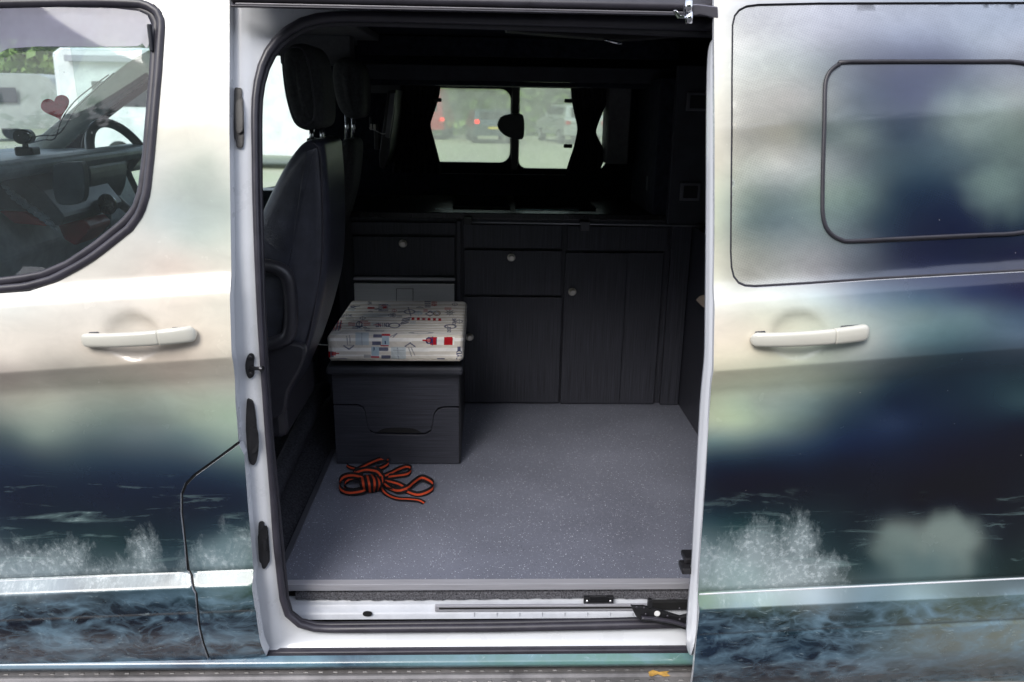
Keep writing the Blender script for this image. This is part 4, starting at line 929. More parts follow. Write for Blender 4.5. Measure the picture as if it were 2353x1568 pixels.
ra_ = prism('roller_arm', [(p.x, p.z) for p in q], 1.606, 1.616, PLASTIC, van, .003, label='black roller arm carrying the sliding door')
sweep('arm_flange', [UY(a, b, 1.600) for a, b in catmull([(1474, 1420), (1500, 1422), (1540, 1428), (1570, 1436), (1600, 1446)], 4)], .0045, .006, RUBBER2, ra_, seg=10)
c = UY(1510, 1410, 1.605); cyl('white_marker', tuple(c), .0080, .002, WDOT, ra_, seg=24)
pbox('arm_post', (1490, 1380, 1498, 1398), 1.600, 1.612, PLASTIC, ra_, .001)
for px, py in ((1463, 1396), (1480, 1397), (1484, 1412), (1534, 1416), (1562, 1424)): c = UY(px, py, 1.605); cyl('bolt', tuple(c), .003, .003, RUBBER2, ra_, seg=10)
pbox('latch_hook', (1574, 1284, 1600, 1296), 1.56, 1.60, PLASTIC, sliding, .003); pbox('latch_hook', (1568, 1308, 1600, 1322), 1.54, 1.58, PLASTIC, sliding, .004)
pbox('arm_channel', (1490, 1384, 1600, 1402), 1.688, 1.700, GAP, van, .001)
for px, py in ((1476, 1396), (1494, 1396), (1490, 1412), (1534, 1416), (1562, 1399)): c = UY(px, py, 1.639); cyl('bolt', tuple(c), .003, .003, RUBBER2, ra_, seg=10)

# ---- load floor: vinyl, aluminium nosing, carpet under the edge
flo = box('vinyl_floor', (-.515, fy0+.014, FL-.02), (.90, 3.0, FL), VINYL, van, .001, label='blue-grey speckled vinyl floor')
box('floor_nosing', (-.495, fy0-.002, FL-.0155), (.90, fy0+.020, FL+.0022), ALU, van, .0008, label='aluminium trim along the front edge of the floor')
box('floor_nosing', (-.527, fy0+.021, FL-.02), (-.512, 2.50, FL+.004), mat('dull_metal_trim', (.10, .105, .125), .4, metal=.5, nscale=9), van, .001)
V = []; Fc = []; nx = 180
zt = FL-.0165
for i in range(nx+1):
    x = -.47+1.37*i/nx; jag = .0012*math.sin(i*.9)+.001*math.sin(i*2.7)+.0014*rng.normal()*.5
    zb = UY(1140, 1377, fy0+.004).z+jag+.002*math.sin(x*9)
    V += [(x, fy0+.016, zt), (x, fy0+.006, (zt+zb)/2), (x, fy0+.004, zb), (x, fy0+.02, zb-.001)]
for i in range(nx):
    for j in range(3): Fc.append((i*4+j, (i+1)*4+j, (i+1)*4+j+1, i*4+j+1))
add('carpet_edge', mesh('carpet_edge', V, Fc), CARPET2, van, label='frayed grey carpet edge under the floor trim')
box('floor_void', (-.52, fy0+.03, .47), (1.2, 3.45, FL-.021), GAP, van, 0)

# ---- interior lining (walls behind the furniture)
box('roof_lining', (-2.3, 1.80, 1.985), (1.6, 3.5, 2.02), LINING, van, .001)
box('cab_headlining', (-2.2, 1.80, 1.960), (-.40, 3.4, 1.984), GREYLIN, van, .004)
q0 = UY(610, 77, 3.0); pbox('grey_roof_shelf', (640, 78, 806, 150), 2.9, 3.0, GREYLIN, van, .004)
# far wall with the window openings
def farY(x, z): return 3.47+0*x
def rr(x0, z0, x1, z1, r, n=5):
    o = []
    for cx_, cz_, a0 in ((x1-r, z1-r, 0), (x0+r, z1-r, 90), (x0+r, z0+r, 180), (x1-r, z0+r, 270)):
        for k in range(n+1): a = math.radians(a0+90*k/n); o.append((cx_+r*math.cos(a), cz_+r*math.sin(a)))
    return o
A0 = UY(1000, 202, 3.47); A1 = UY(1172, 375, 3.47); B0 = UY(1195, 185, 3.47); B1 = UY(1392, 390, 3.47)
winA = rr(A0.x-.14, A1.z, A1.x, A0.z, .045); winB = rr(B0.x, B1.z, B1.x, B0.z, .035)
D0 = UY(215, 130, 3.47); D1 = UY(700, 437, 3.47)
pil = [(UY(a, b, 3.47).x, UY(a, b, 3.47).z) for a, b in [(60, 372), (110, 335), (165, 290), (215, 245), (275, 195), (350, 145), (440, 98)]]
drv = [(UY(a, b, 3.47).x, UY(a, b, 3.47).z) for a, b in [(205, 300), (345, 192), (470, 128), (640, 128), (690, 132), (712, 150), (722, 300), (700, 410), (640, 428), (560, 440), (320, 455), (240, 440), (222, 400), (212, 350)]]
skin('far_side_wall', [(pil[0][0], .3), (1.6, .3), (1.6, 2.02), (pil[-1][0], 2.02)]+pil[::-1], [winA[::-1], winB[::-1], drv], farY, LINING, van, step=.08, rim=.03, label='black lined far wall of the camper van')
f = [(A0.x-.02, A1.z-.045), (B0.x-.012, A1.z-.045), (B0.x-.012, A0.z+.045), (A0.x-.02, A0.z+.045)]
box('window_divider', (A1.x+.003, 3.452, A1.z-.03), (B0.x-.003, 3.469, A0.z+.03), PLASTIC, van, .004)
wp = box('window_pane', (A0.x-.31, 3.489, A1.z-.01), (A1.x+.01, 3.4905, A0.z+.01), MISTY, van, 0, label='misted glass of the sliding window pane')
box('window_pane', (B0.x-.01, 3.492, B1.z-.01), (B1.x+.01, 3.4935, B0.z+.01), MISTY, van, 0, label='misted glass of the fixed window pane')
box('cab_window_pane', (D0.x-.1, 3.494, D1.z-.05), (D1.x+.05, 3.4955, D0.z+.05), CLEAR, van, 0)
q = [UY(a, b, 3.40) for a, b in catmull([(1143, 290), (1150, 270), (1168, 263), (1190, 261), (1202, 266), (1205, 290), (1203, 316), (1194, 321), (1176, 318), (1155, 308)], 3, True)]
prism('window_catch', [(p.x, p.z) for p in q], 3.385, 3.45, PLASTIC, van, .006, label='black window catch on the divider')
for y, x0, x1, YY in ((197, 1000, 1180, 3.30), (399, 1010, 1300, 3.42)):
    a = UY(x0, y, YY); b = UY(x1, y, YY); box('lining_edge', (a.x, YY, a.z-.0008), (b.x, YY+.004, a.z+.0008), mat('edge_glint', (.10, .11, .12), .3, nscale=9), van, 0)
# grey reveal right of the window
pbox('window_reveal', (1402, 195, 1442, 378), 3.30, 3.46, GREYLIN, van, .004)
# end wall on the right, cab and bulkhead
box('rear_wall', (1.58, 1.8, .4), (1.62, 3.5, 2.02), LINING, van, .001)
box('cab_floor', (-2.3, 1.7, .30), (-.53, 3.46, .42), CARPET, van, .001)
# carpeted side step left of the vinyl
V = [(-.53, fy0+.02, FL-.02), (-.53, 2.95, FL+.0), (-.66, 2.95, .70), (-.66, fy0+.03, .62), (-.80, fy0+.03, .66), (-.80, 2.95, .72)]
V = [(-.528, fy0+.0, FL-.012), (-.528, 2.95, FL-.004), (-.60, 2.95, FL+.05), (-.585, fy0, FL+.03), (-.9, 2.95, FL+.06), (-.9, fy0, FL+.04), (-.528, fy0, .45), (-.9, fy0, .45)]
add('carpet_step', mesh('carpet_step', V, [(0, 1, 2, 3), (3, 2, 4, 5), (0, 3, 5, 7, 6)]), CARPET, van, label='dark carpet beside the front seat')
p0 = UZ(640, 1010, .66); p1 = UZ(712, 895, .72)
sweep('seat_slide_rail', [Vector((-.585, 1.80, .70)), Vector((-.585, 2.2, .73)), Vector((-.585, 2.62, .76)), Vector((-.585, 2.72, .74))], .022, .030, CARPET, van, up=(0, 0, 1), sq=.5)
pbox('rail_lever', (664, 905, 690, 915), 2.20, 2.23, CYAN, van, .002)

# ---- cab seen through the front window
dash = prism('dashboard', [(p.x, p.z) for p in [UY(a, b, 2.55) for a, b in [(-420, 420), (-300, 372), (-60, 372), (60, 358), (170, 350), (196, 356), (200, 372), (186, 386), (100, 400), (60, 420), (120, 560), (60, 800), (-420, 800)]]], 1.9, 3.30, DASH, van, .012, label='blue-grey dashboard behind the front window')
pbox('instrument_hood', (186, 352, 236, 410), 2.75, 3.2, DASHD, dash, .02)
pr = [(p.x, p.z) for p in [UY(a, b, 2.35) for a, b in [(-60, 404), (20, 398), (50, 404), (95, 440), (146, 500), (140, 520), (100, 522), (30, 490), (-60, 470)]]]
con = prism('centre_console', pr, 2.35, 2.75, DASHD, van, .012)
for r_ in range(3):
    for i in range(8):
        x, y = 8+i*13+r_*10, 424+i*9.5+r_*13; pts = [(x, y), (x+13, y+5), (x+18, y+13), (x+5, y+8)]
        q = [UY(a, b, 2.35) for a, b in pts]; prism('button', [(p.x, p.z) for p in q], 2.335, 2.349, DASH, con, .001)
prism('console_trim', [(p.x, p.z) for p in [UY(a, b, 2.34) for a, b in [(5, 484), (60, 486), (110, 518), (40, 512)]]], 2.325, 2.345, REDP, con, .002)
prism('gear_gaiter', [(p.x, p.z) for p in [UY(a, b, 2.5) for a, b in [(150, 510), (210, 500), (225, 520), (190, 560), (165, 545)]]], 2.45, 2.6, REDP, con, .008)
prism('phone_holder', [(p.x, p.z) for p in [UY(a, b, 2.30) for a, b in catmull([(133, 378), (180, 372), (196, 376), (202, 420), (196, 462), (150, 470), (134, 455), (129, 420)], 3, True)]], 2.28, 2.31, DASHD, van, .004)
prism('binnacle', [(p.x, p.z) for p in [UY(a, b, 2.7) for a, b in catmull([(196, 375), (225, 370), (236, 395), (232, 440), (215, 470), (196, 460)], 3, True)]], 2.6, 2.9, DASHD, van, .02)
gk = UY(246, 470, 2.6); bm = bmesh.new(); bmesh.ops.create_uvsphere(bm, u_segments=20, v_segments=14, radius=.030); 
for v in bm.verts: v.co = Vector((v.co.x, v.co.y*.8, v.co.z*1.15))+gk
for f in bm.faces: f.smooth = True
me = bpy.data.meshes.new('gear_knob'); bm.to_mesh(me); bm.free(); add('gear_knob', me, mat('gloss_black', (.02, .02, .025), .1, coat=1, nscale=9), con)
sweep('gear_lever', [gk+Vector((0, 0, -.02)), gk+Vector((-.02, 0, -.12))], .012, .012, DASHD, con)
sc_ = UY(292, 392, 2.95); circ = []
for i in range(48):
    a = 2*math.pi*i/48; circ.append(sc_+Vector((.055*math.cos(a)-.06*math.sin(a), .19*math.cos(a)*.55, .165*math.sin(a))))
wheel = sweep('steering_wheel', circ, .016, .016, mat('wheel_leather', (.06, .075, .085), .35, nscale=22), van, closed=True, up=(1, .3, .3), label='steering wheel')
for a in (.4, 2.7, 4.7):
    e = sc_+Vector((.055*math.cos(a)-.06*math.sin(a), .19*math.cos(a)*.55, .165*math.sin(a))); sweep('spoke', [sc_, e], .014, .010, DASHD, wheel, up=(1, 0, 0))
sweep('windscreen_pillar', [UY(a, b, 3.3) for a, b in catmull([(60, 372), (110, 335), (165, 290), (215, 245), (275, 195), (350, 145), (480, 85)], 4)], .045, .03, PILLAR, van, label='pale grey windscreen pillar of the cab')
sweep('pillar_seal', [UY(a, b, 3.32) for a, b in catmull([(190, 400), (195, 330), (215, 292), (280, 238), (350, 188)], 4)], .013, .012, RUBBER, van)
sweep('loose_cable', [UY(a, b, 3.2) for a, b in catmull([(70, 318), (95, 312), (130, 310), (150, 290), (175, 250), (210, 215), (262, 168)], 5)], .0028, .0028, PLASTIC, van, seg=6)
sweep('loose_cable', [UY(a, b, 3.2) for a, b in catmull([(66, 330), (100, 322), (126, 318), (142, 275), (170, 235), (205, 205), (250, 172)], 5)], .0024, .0024, PLASTIC, van, seg=6)
pl = [UY(a, b, 3.3) for a, b in [(60, 372), (480, 85)]]
add('windscreen', mesh('windscreen', [(pl[0].x, 3.3, pl[0].z), (pl[1].x, 3.3, pl[1].z), (pl[1].x, 1.78, pl[1].z), (pl[0].x, 1.78, pl[0].z)], [(0, 1, 2, 3)]), CLEAR, van)
prism('far_door_card', [(p.x, p.z) for p in [UY(a, b, 3.36) for a, b in [(180, 440), (720, 436), (720, 900), (180, 900)]]], 3.34, 3.46, DASHD, van, .005)

# ================================================================== THINGS IN THE CAB
# heart sticker on the windscreen side
hp = []
for i in range(48):
    a = 2*math.pi*i/48; hx = 16*math.sin(a)**3; hy = 13*math.cos(a)-5*math.cos(2*a)-2*math.cos(3*a)-math.cos(4*a)
    an = .30; X_ = hx*math.cos(an)-hy*math.sin(an); Y_ = hx*math.sin(an)+hy*math.cos(an); hp.append((128+X_*2.05, 246-Y_*1.95))
hq = [UY(a, b, 1.9) for a, b in hp]
o = prism('heart_sticker', [(p.x, p.z) for p in hq], 1.90, 1.903, HEART, None, 0)
tag(o, 'red heart sticker seen through the front door window above the dashboard', 'sticker')
dc = empty('dash_camera', UY(52, 352, 2.6), 'small black camera on a stand on top of the dashboard', 'dash camera')
q = UY(52, 352, 2.6)
pbox('mount', (30, 338, 76, 360), 2.58, 2.63, PLASTIC, dc, .006); pbox('stem', (47, 318, 60, 342), 2.59, 2.61, PLASTIC, dc, .004)
c = UY(56, 314, 2.58); cyl('camera_head', tuple(c), .022, .05, PLASTIC, dc, seg=20); c = UY(60, 314, 2.552); cyl('lens', tuple(c), .012, .01, CARGL, dc, seg=16)

# ================================================================== SEATS
ps = empty('front_seat', (-.55, 2.1, .42), 'dark leatherette front seat nearest the open door, with a loop armrest on its side', 'seat')
so1 = [(560, 560), (590, 500), (618, 440), (650, 380), (684, 335), (712, 322), (738, 330), (744, 360), (750, 440), (752, 540), (748, 640), (732, 720), (708, 800), (680, 870), (648, 932), (600, 940), (570, 800)]
puff('backrest', px_outline(so1, 1.98), 1.98, 2.28, .045, LEATHER, ps, shift=(.0, .0))
sweep('backrest_seam', [UY(a, b, 1.991) for a, b in catmull([(718, 328), (733, 345), (738, 400), (742, 500), (740, 600), (724, 700), (708, 780), (684, 850)], 5)], .002, .003, RUBBER2, ps, seg=6)
hr1 = [(655, 106), (680, 97), (706, 104), (724, 130), (734, 180), (740, 240), (737, 286), (716, 299), (692, 300), (668, 284), (652, 240), (642, 185), (641, 135)]
h = puff('headrest', px_outline(hr1, 2.03), 2.03, 2.25, .045, LEATHER2, ps)
ins = [(658, 114), (680, 108), (698, 118), (711, 160), (720, 220), (722, 268), (708, 285), (692, 286), (674, 270), (660, 225), (651, 170), (650, 130)]
sweep('headrest_piping', [UY(a, b, 2.028) for a, b in catmull(ins, 4, True)], .0018, .003, RUBBER2, h, closed=True, seg=6)
for px in (716, 741): sweep('headrest_post', [UY(px, 292, 2.12), UY(px, 334, 2.12)], .006, .006, CHROME, ps, up=(1, 0, 0))
for px in (716, 741): pbox('post_collar', (px-12, 318, px+12, 328), 2.10, 2.14, PLASTIC, ps, .004)
sweep('armrest_loop', [UY(a, b, 1.955) for a, b in catmull([(560, 606), (618, 612), (648, 622), (662, 642), (668, 685), (669, 735), (662, 772), (638, 786), (606, 794), (560, 806)], 5)], .018, .022, SEATP, ps, label='rigid grey loop armrest')
pbox('seat_base', (560, 800, 660, 1010), 2.02, 2.4, SEATP, ps, .02)
puff('seat_cushion', [(a-.42, b) for a, b in [(-.62, .98), (-.22, .98), (-.14, 1.04), (-.20, 1.12), (-.6, 1.13), (-.66, 1.05)]], 1.96, 2.42, .05, LEATHER, ps)
# straps and side cover low on the seat
prism('side_cover', [(p.x, p.z) for p in [UY(a, b, 1.955) for a, b in catmull([(600, 800), (655, 790), (700, 800), (690, 850), (662, 900), (652, 950), (610, 960), (590, 880)], 3, True)]], 1.955, 1.985, SEATP, ps, .006)

ds = empty('front_seat', (-.62, 2.95, .42), 'black front seat on the far side behind the steering wheel', 'seat')
so2 = [(700, 480), (740, 400), (762, 345), (786, 322), (808, 324), (814, 350), (806, 430), (786, 510), (764, 570), (742, 700), (700, 860), (660, 860)]
puff('backrest', px_outline(so2, 2.75), 2.75, 3.0, .05, LEATHER2, ds)
hr2 = [(768, 140), (790, 130), (812, 136), (828, 160), (834, 210), (830, 262), (812, 274), (792, 268), (776, 250), (764, 210), (760, 165)]
puff('headrest', px_outline(hr2, 2.83), 2.83, 3.06, .04, LEATHER2, ds)
for px in (797, 812): sweep('headrest_post', [UY(px, 262, 2.95), UY(px, 322, 2.95)], .007, .007, CHROME, ds, up=(1, 0, 0))

# ================================================================== FURNITURE
CF = 2.936
ku = empty('kitchen_unit', (.1, CF, FL), 'long dark wood grain kitchen unit with round knobs along the far wall', 'kitchen unit')
ztop = UY(1140, 504, CF).z
body = box('carcass', (-.56, CF+.020, FL+.001), (.93, 3.44, ztop), WOODV, ku, .002)
box('worktop', (-.56, CF-.012, ztop+.001), (.93, 3.455, ztop+.024), WORK, ku, .003)
def front(name, px, proud=.018, parent=ku, m=WOODV): return pbox(name, px, CF, CF+proud, m, parent, .0015)
def knob(parent, px, py, Yk=CF, r=.0135):
    c = UY(px, py, Yk-.006); cyl('knob', tuple(c), r*1.15, .006, NICKEL, parent, seg=24, bev=.0015)
    c = UY(px+.5, py+1, Yk-.018); cyl('knob_face', tuple(c), r*.8, .020, NICKEL, parent, seg=24, bev=.002)
front('rail_panel', (806, 510, 1048, 539)); d = front('drawer_front', (810, 543, 1045, 634)); knob(d, 926, 560)
front('divider', (1049, 508, 1060, 925), .016)
front('rail_panel', (1064, 516, 1290, 571)); d = front('drawer_front', (1067, 575, 1288, 679)); knob(d, 1175, 592)
d = front('cupboard_door', (1066, 683, 1283, 926)); knob(d, 1079, 775)
front('rail_panel', (1305, 520, 1532, 577)); d = front('cupboard_door', (1300, 581, 1424, 928)); knob(d, 1315, 671)
# the verticals taper with perspective, so build these from two corners
a = UY(1440, 581, CF); b = UY(1522, 931, CF); box('end_panel', (a.x+.002, CF, FL+.004), (UY(1526, 581, CF).x, CF+.018, a.z), WOODV, ku, .0015)
box('tall_side_panel', (UY(1540, 600, CF).x, CF-.004, FL+.002), (.769, CF+.016, UY(1540, 520, CF).z), WOODV, ku, .0015)
# fridge-like silver front under the drawer
sf = pbox('silver_flap', (813, 652, 1044, 740), CF-.004, CF+.014, SILVER, ku, .002, label='silver metal flap behind the cushion')
pbox('silver_lip', (812, 638, 1045, 646), CF-.010, CF+.014, ALU, ku, .001)
lx = UY(930, 680, CF-.006); sweep('latch_outline', [UY(a, b, CF-.0045) for a, b in [(911, 664), (949, 664), (949, 705), (911, 705)]], .0012, .001, GAP, sf, closed=True, seg=6, smooth=False)
pbox('latch', (912, 665, 948, 700), CF-.007, CF-.003, SILVER, sf, .001)
# glass lids of the hob and sink
for x0, x1 in ((1040, 1172), (1186, 1370)):
    a = UY(x0, 482, 3.03); b = UY(x1, 484, 3.03)
    l = box('glass_lid', (a.x, 3.03, ztop+.026), (b.x, 3.40, ztop+.034), GLASSLID, ku, .002)
    sweep('lid_edge_glint', [UY(x0 if x0 > 1100 else 1000, 481 if x0 < 1100 else 482, 3.028), UY(min(x1, 1330), 484, 3.028)], .0022, .002, CYAN, l, seg=6)  # strip coloured as a glint along the lid edge
a = UY(1175, 462, 3.2); b = UY(1330, 466, 3.2); box('worktop_upstand', (-.5, 3.40, ztop+.03), (.92, 3.44, UY(1175, 462, 3.40).z), WORK, ku, .002)
# towel rail
rl = empty('towel_rail', UY(1345, 518, CF-.04), 'thin metal rail running along the front of the black worktop', 'rail')
sweep('rail', [UY(1078, 511, CF-.04), UY(1345, 515, CF-.04), UY(1618, 520, CF-.04)], .0030, .0030, ALU, rl, up=(0, 0, 1), seg=8)
pbox('bracket', (1335, 510, 1355, 531), CF-.045, CF-.005, mat('grey_bracket', (.09, .09, .10), .4, nscale=9), rl, .002)
pbox('end_bracket', (1066, 502, 1084, 517), CF-.05, CF-.005, PLASTIC, rl, .003); pbox('end_bracket', (1604, 514, 1620, 526), CF-.05, CF-.005, PLASTIC, rl, .003)

# wardrobe / tall unit on the right and bench side
tu = empty('tall_wardrobe', (.80, 2.5, FL), 'tall black wardrobe unit with socket outlets at the right end of the kitchen unit', 'wardrobe')
box('side_panel', (.772, 2.30, FL+.001), (.80, 3.44, UY(1558, 520, CF).z), WOODV, tu, .002)
pbox('upper_panel', (1559, 150, 1800, 523), 2.90, 2.93, DARKTRIM, tu, .003)
def sock(x0, y0, x1, y1):
    o = pbox('socket_frame', (x0, y0, x1, y1), 2.888, 2.899, mat('socket_rim', (.085, .086, .10), .35, nscale=20), tu, .004)
    pbox('socket_insert', (x0+7, y0+7, x1-6, y1-6), 2.8865, 2.8878, GAP, o, .0005)
sock(1565, 420, 1608, 462); sock(1580, 212, 1628, 256)
pbox('switch_panel', (1490, 404, 1510, 442), 3.05, 3.09, DARKTRIM, tu, .004); pbox('switch_rocker', (1500, 406, 1508, 440), 3.044, 3.05, PLASTIC, tu, .002)
for i in range(6): pbox('vent_slat', (1503, 228+i*5, 1514, 230+i*5), 3.05, 3.06, DARKTRIM, tu, .0005)
pbox('locker_side', (1520, 180, 1556, 500), 2.93, 3.4, LINING, tu, .003)
bn = empty('bench_seat', (.9, 2.2, FL), 'bench seat base half hidden by the sliding door, with a beige cushion corner', 'bench')
prism('bench_side', [(2.0, FL+.002), (2.60, FL+.002), (2.60, 1.08), (2.0, 1.10)], .80, .84, WOODV, bn, .003, axis='x')
q = [UX(a, b, .74) for a, b in [(1597, 690), (1606, 680), (1640, 672), (1660, 700), (1640, 720), (1612, 706)]]
prism('cushion_corner', [(p.y, p.z) for p in q], .74, 1.2, mat('beige_cloth', (.42, .34, .28), .8, nscale=60), bn, .006, axis='x')

# overhead locker and roof details
ol = empty('overhead_locker', UY(1200, 170, 3.1), 'black overhead locker above the far window', 'locker')
pbox('locker_front', (830, 146, 1558, 194), 3.12, 3.14, DARKTRIM, ol, .003); q = UY(1100, 194, 3.12)
box('locker_bottom', (-.55, 3.141, q.z-.004), (.80, 3.44, q.z+.012), LINING, ol, .002)
pbox('locker_top_rail', (820, 80, 1560, 138), 3.12, 3.16, LINING, ol, .003)
rb = [UY(a, b, 2.3) for a, b in [(1160, 74), (1250, 82), (1420, 95), (1470, 93), (1640, 78), (1640, 60), (1160, 55)]]
tag(prism('folded_blind', [(p.x, p.z) for p in rb], 2.25, 2.33, mat('dark_grey_cloth', (.02, .018, .02), .8, nscale=60), None, .004), 'dark folded roof fabric hanging under the ceiling inside the opening', 'roof fabric')
mc = UY(1415, 98, 2.24); sweep_o = sweep('fabric_clip', [mc+Vector((-.03, 0, .006)), mc, mc+Vector((.02, 0, -.004))], .004, .004, CHROME, None, seg=8)
tag(sweep_o, 'small metal clip on the dark folded fabric under the ceiling', 'clip')

# television folded against the wall
tv = empty('folding_screen', UY(890, 300, 3.2), 'slim flat screen folded edge-on on a wall bracket beside the gathered curtain', 'screen')
q = [UY(a, b, 3.1) for a, b in [(892, 210), (912, 206), (908, 260), (896, 350), (884, 388), (874, 384), (872, 360), (880, 300)]]
prism('screen', [(p.x, p.z) for p in q], 3.08, 3.40, PLASTIC, tv, .004)
q = [UY(a, b, 3.075) for a, b in [(897, 215), (909, 214), (904, 262), (895, 318), (886, 314), (892, 262)]]
prism('grey_trim', [(p.x, p.z) for p in q], 3.06, 3.08, mat('grey_screen_trim', (.10, .10, .11), .4, nscale=20), tv, .002)
pbox('bracket_arm', (858, 285, 872, 345), 3.12, 3.16, PLASTIC, tv, .004); pbox('bracket_arm', (848, 268, 856, 300), 3.15, 3.18, PLASTIC, tv, .003)
sweep('wire', [UY(a, b, 3.07) for a, b in catmull([(848, 294), (866, 302), (880, 308), (893, 305)], 4)], .0015, .0015, SEWW, tv, seg=6)
for px, py in ((850, 285), (858, 286)): pbox('chrome_tip', (px, py, px+5, py+14), 3.11, 3.12, NICKEL, tv, .001)
pbox('curtain_rail_box', (845, 176, 920, 215), 3.36, 3.44, GREYLIN, tv, .002)

# curtains
def curtain(label, left, right, Yc):
    """edges (px,py) down both sides; pleats along the width"""
    n = 30; mcol = 44; V = []; Fc = []
    for i in range(n+1):
        t = i/n; a = lerp_list(left, t); b = lerp_list(right, t)
        for j in range(mcol+1):
            s_ = j/mcol; p = UY(a[0]+(b[0]-a[0])*s_, a[1]+(b[1]-a[1])*s_, Yc); wv = .010*math.sin(s_*math.pi*2*8+.6*math.sin(i*.3)); V.append((p.x, p.y+wv, p.z))
    for i in range(n):
        for j in range(mcol): Fc.append((i*(mcol+1)+j, i*(mcol+1)+j+1, (i+1)*(mcol+1)+j+1, (i+1)*(mcol+1)+j))
    V2 = [(x, y+.004, z) for x, y, z in V]; k = len(V); Fc += [tuple(k+i for i in f[::-1]) for f in Fc[:n*mcol]]
    o = link('curtain', mesh('curtain', V+V2, Fc, True), CURT); tag(o, label, 'curtain', 'curtains tied back at the far window')
    return o
curtain('black curtain tied back beside the red van in the misted window', catmull([(895, 182), (898, 230), (905, 290), (902, 340), (895, 398)], 4), catmull([(1014, 182), (1010, 215), (1004, 240), (994, 270), (990, 290), (1000, 330), (1012, 378), (1014, 398)], 4)[::1], 3.40)
curtain('black hourglass curtain tied in the middle, next to the silver car', catmull([(1310, 185), (1314, 230), (1320, 262), (1326, 292), (1324, 312), (1318, 340), (1308, 370), (1300, 396)], 4), catmull([(1396, 188), (1398, 225), (1384, 262), (1371, 296), (1372, 312), (1386, 340), (1392, 360), (1378, 392)], 4), 3.40)
for px, py in ((1306, 232), (1304, 336)):
    c = UY(px, py, 3.39); box_o = box('curtain_hook', (c.x-.016, 3.385, c.z-.008), (c.x+.02, 3.398, c.z+.008), PLASTIC, None, .004)
    tag(box_o, 'small dark %s curtain hook on the edge of the hourglass curtain' % ('upper' if py < 300 else 'lower'), 'hook', 'hooks on the curtain edge')
c = UY(1008, 230, 3.39); tag(box('curtain_hook', (c.x-.02, 3.385, c.z-.008), (c.x+.012, 3.398, c.z+.008), PLASTIC, None, .004), 'small dark hook on the curtain beside the red van', 'hook', 'hooks on the curtain edge')

# ================================================================== BOX SEAT, CUSHION, STRAP
BY = 2.39
bx = empty('box_seat', (-.29, 2.6, FL), 'low dark wood grain box seat with a cut-out handle, under the nautical cushion', 'box seat')
zb = UY(900, 838, BY).z; X0, X1 = -.489, -.086
box('box_body', (X0, BY+.019, FL+.002), (X1, 2.915, zb-.028), DARKTRIM, bx, .002)
box('box_lid', (X0-.012, BY-.03, zb-.026), (X1+.014, 2.925, zb), DARKTRIM, bx, .010)
def bxy(pts, n=1): return [((p := UY(a, b, BY)).x, p.z) for a, b in pts]
# joint line of the front (tongue shape)
cutL = [(822, 936), (838, 942), (843, 955), (846, 975), (850, 992)]
jn = [(775, 931), (822, 931), (834, 936), (840, 948), (843, 972), (849, 989), (862, 996), (900, 997), (960, 998), (978, 997), (990, 990), (994, 972), (998, 950), (1006, 940), (1020, 936), (1052, 936)]
jp = bxy(jn)
top_o = [(X0, zb-.03), *[(x, z+.003) for x, z in jp], (X1, zb-.03)]; top_o[1] = (X0, top_o[1][1]); top_o[-2] = (X1, top_o[-2][1])
lo_o = [(X0, FL+.003), (X1, FL+.003), *[(x, z-.003) for x, z in jp[::-1]]]; lo_o[2] = (X1, lo_o[2][1]); lo_o[-1] = (X0, lo_o[-1][1])
grip = bxy([(868, 992), (880, 984), (905, 982), (930, 983), (950, 985), (968, 993), (960, 995), (880, 995)])
prism('upper_front', top_o, BY, BY+.018, WOODH, bx, .0012, label='upper front board with a rounded tongue')
prism('lower_front', lo_o, BY, BY+.018, WOODH, bx, .0012)
prism('finger_grip', bxy(catmull([(866, 994), (880, 986), (905, 983), (940, 984), (955, 987), (970, 995)], 3)), BY-.0008, BY+.004, GAP, bx, 0)
box('front_edge_strip', (X1+.0005, BY+.001, FL+.003), (X1+.004, 2.91, zb-.03), PLASTIC, bx, .0008)

# cushion, rounded block with printed cover
CY0 = 2.345; zc0 = UY(900, 832, CY0).z; zc1 = UY(900, 768, CY0+.02).z; CY1 = min(UZ(900, 690, zc1).y, 2.925)
cx0 = UY(750, 800, CY0).x; cx1 = UY(1066, 800, CY0).x
def rounded(lo, hi, r, st):
    lo, hi = np.array(lo), np.array(hi); c = (lo+hi)/2; h = (hi-lo)/2; V = []; Fc = []; idx = {}
    def vid(p):
        k = tuple(np.round(p, 5))
        if k not in idx: idx[k] = len(V); V.append(p)
        return idx[k]
    for ax in range(3):
        u, v = (ax+1) % 3, (ax+2) % 3; nu = max(2, int(2*h[u]/st)); nv = max(2, int(2*h[v]/st))
        for s_ in (-1, 1):
            for i in range(nu):
                for j in range(nv):
                    q = []
                    for di, dj in ((0, 0), (1, 0), (1, 1), (0, 1)):
                        p = np.zeros(3); p[ax] = s_*h[ax]; p[u] = -h[u]+2*h[u]*(i+di)/nu; p[v] = -h[v]+2*h[v]*(j+dj)/nv; q.append(vid(p))
                    Fc.append(tuple(q if s_ > 0 else q[::-1]))
    A = np.array(V); q = np.clip(A, -(h-r), h-r); d = A-q; L_ = np.linalg.norm(d, axis=1)[:, None]; A = q+r*d/np.maximum(L_, 1e-9)
    A[:, 2] += np.where(A[:, 2] > 0, .006*(1-(A[:, 0]/h[0])**2)*(1-(A[:, 1]/h[1])**2), 0)
    A[:, 0] *= 1-.012*np.cos(A[:, 2]/h[2]*1.5)
    return A+c, Fc
Vc, Fcc = rounded((cx0, CY0, zc0), (cx1, CY1, zc1), .017, .0017)
cq = proj(Vc); kx = (cq[:, 0]/.919-600)*3.136; ky = (cq[:, 1]/.919-500)*3.136      # print laid out in the drawing units of the cover
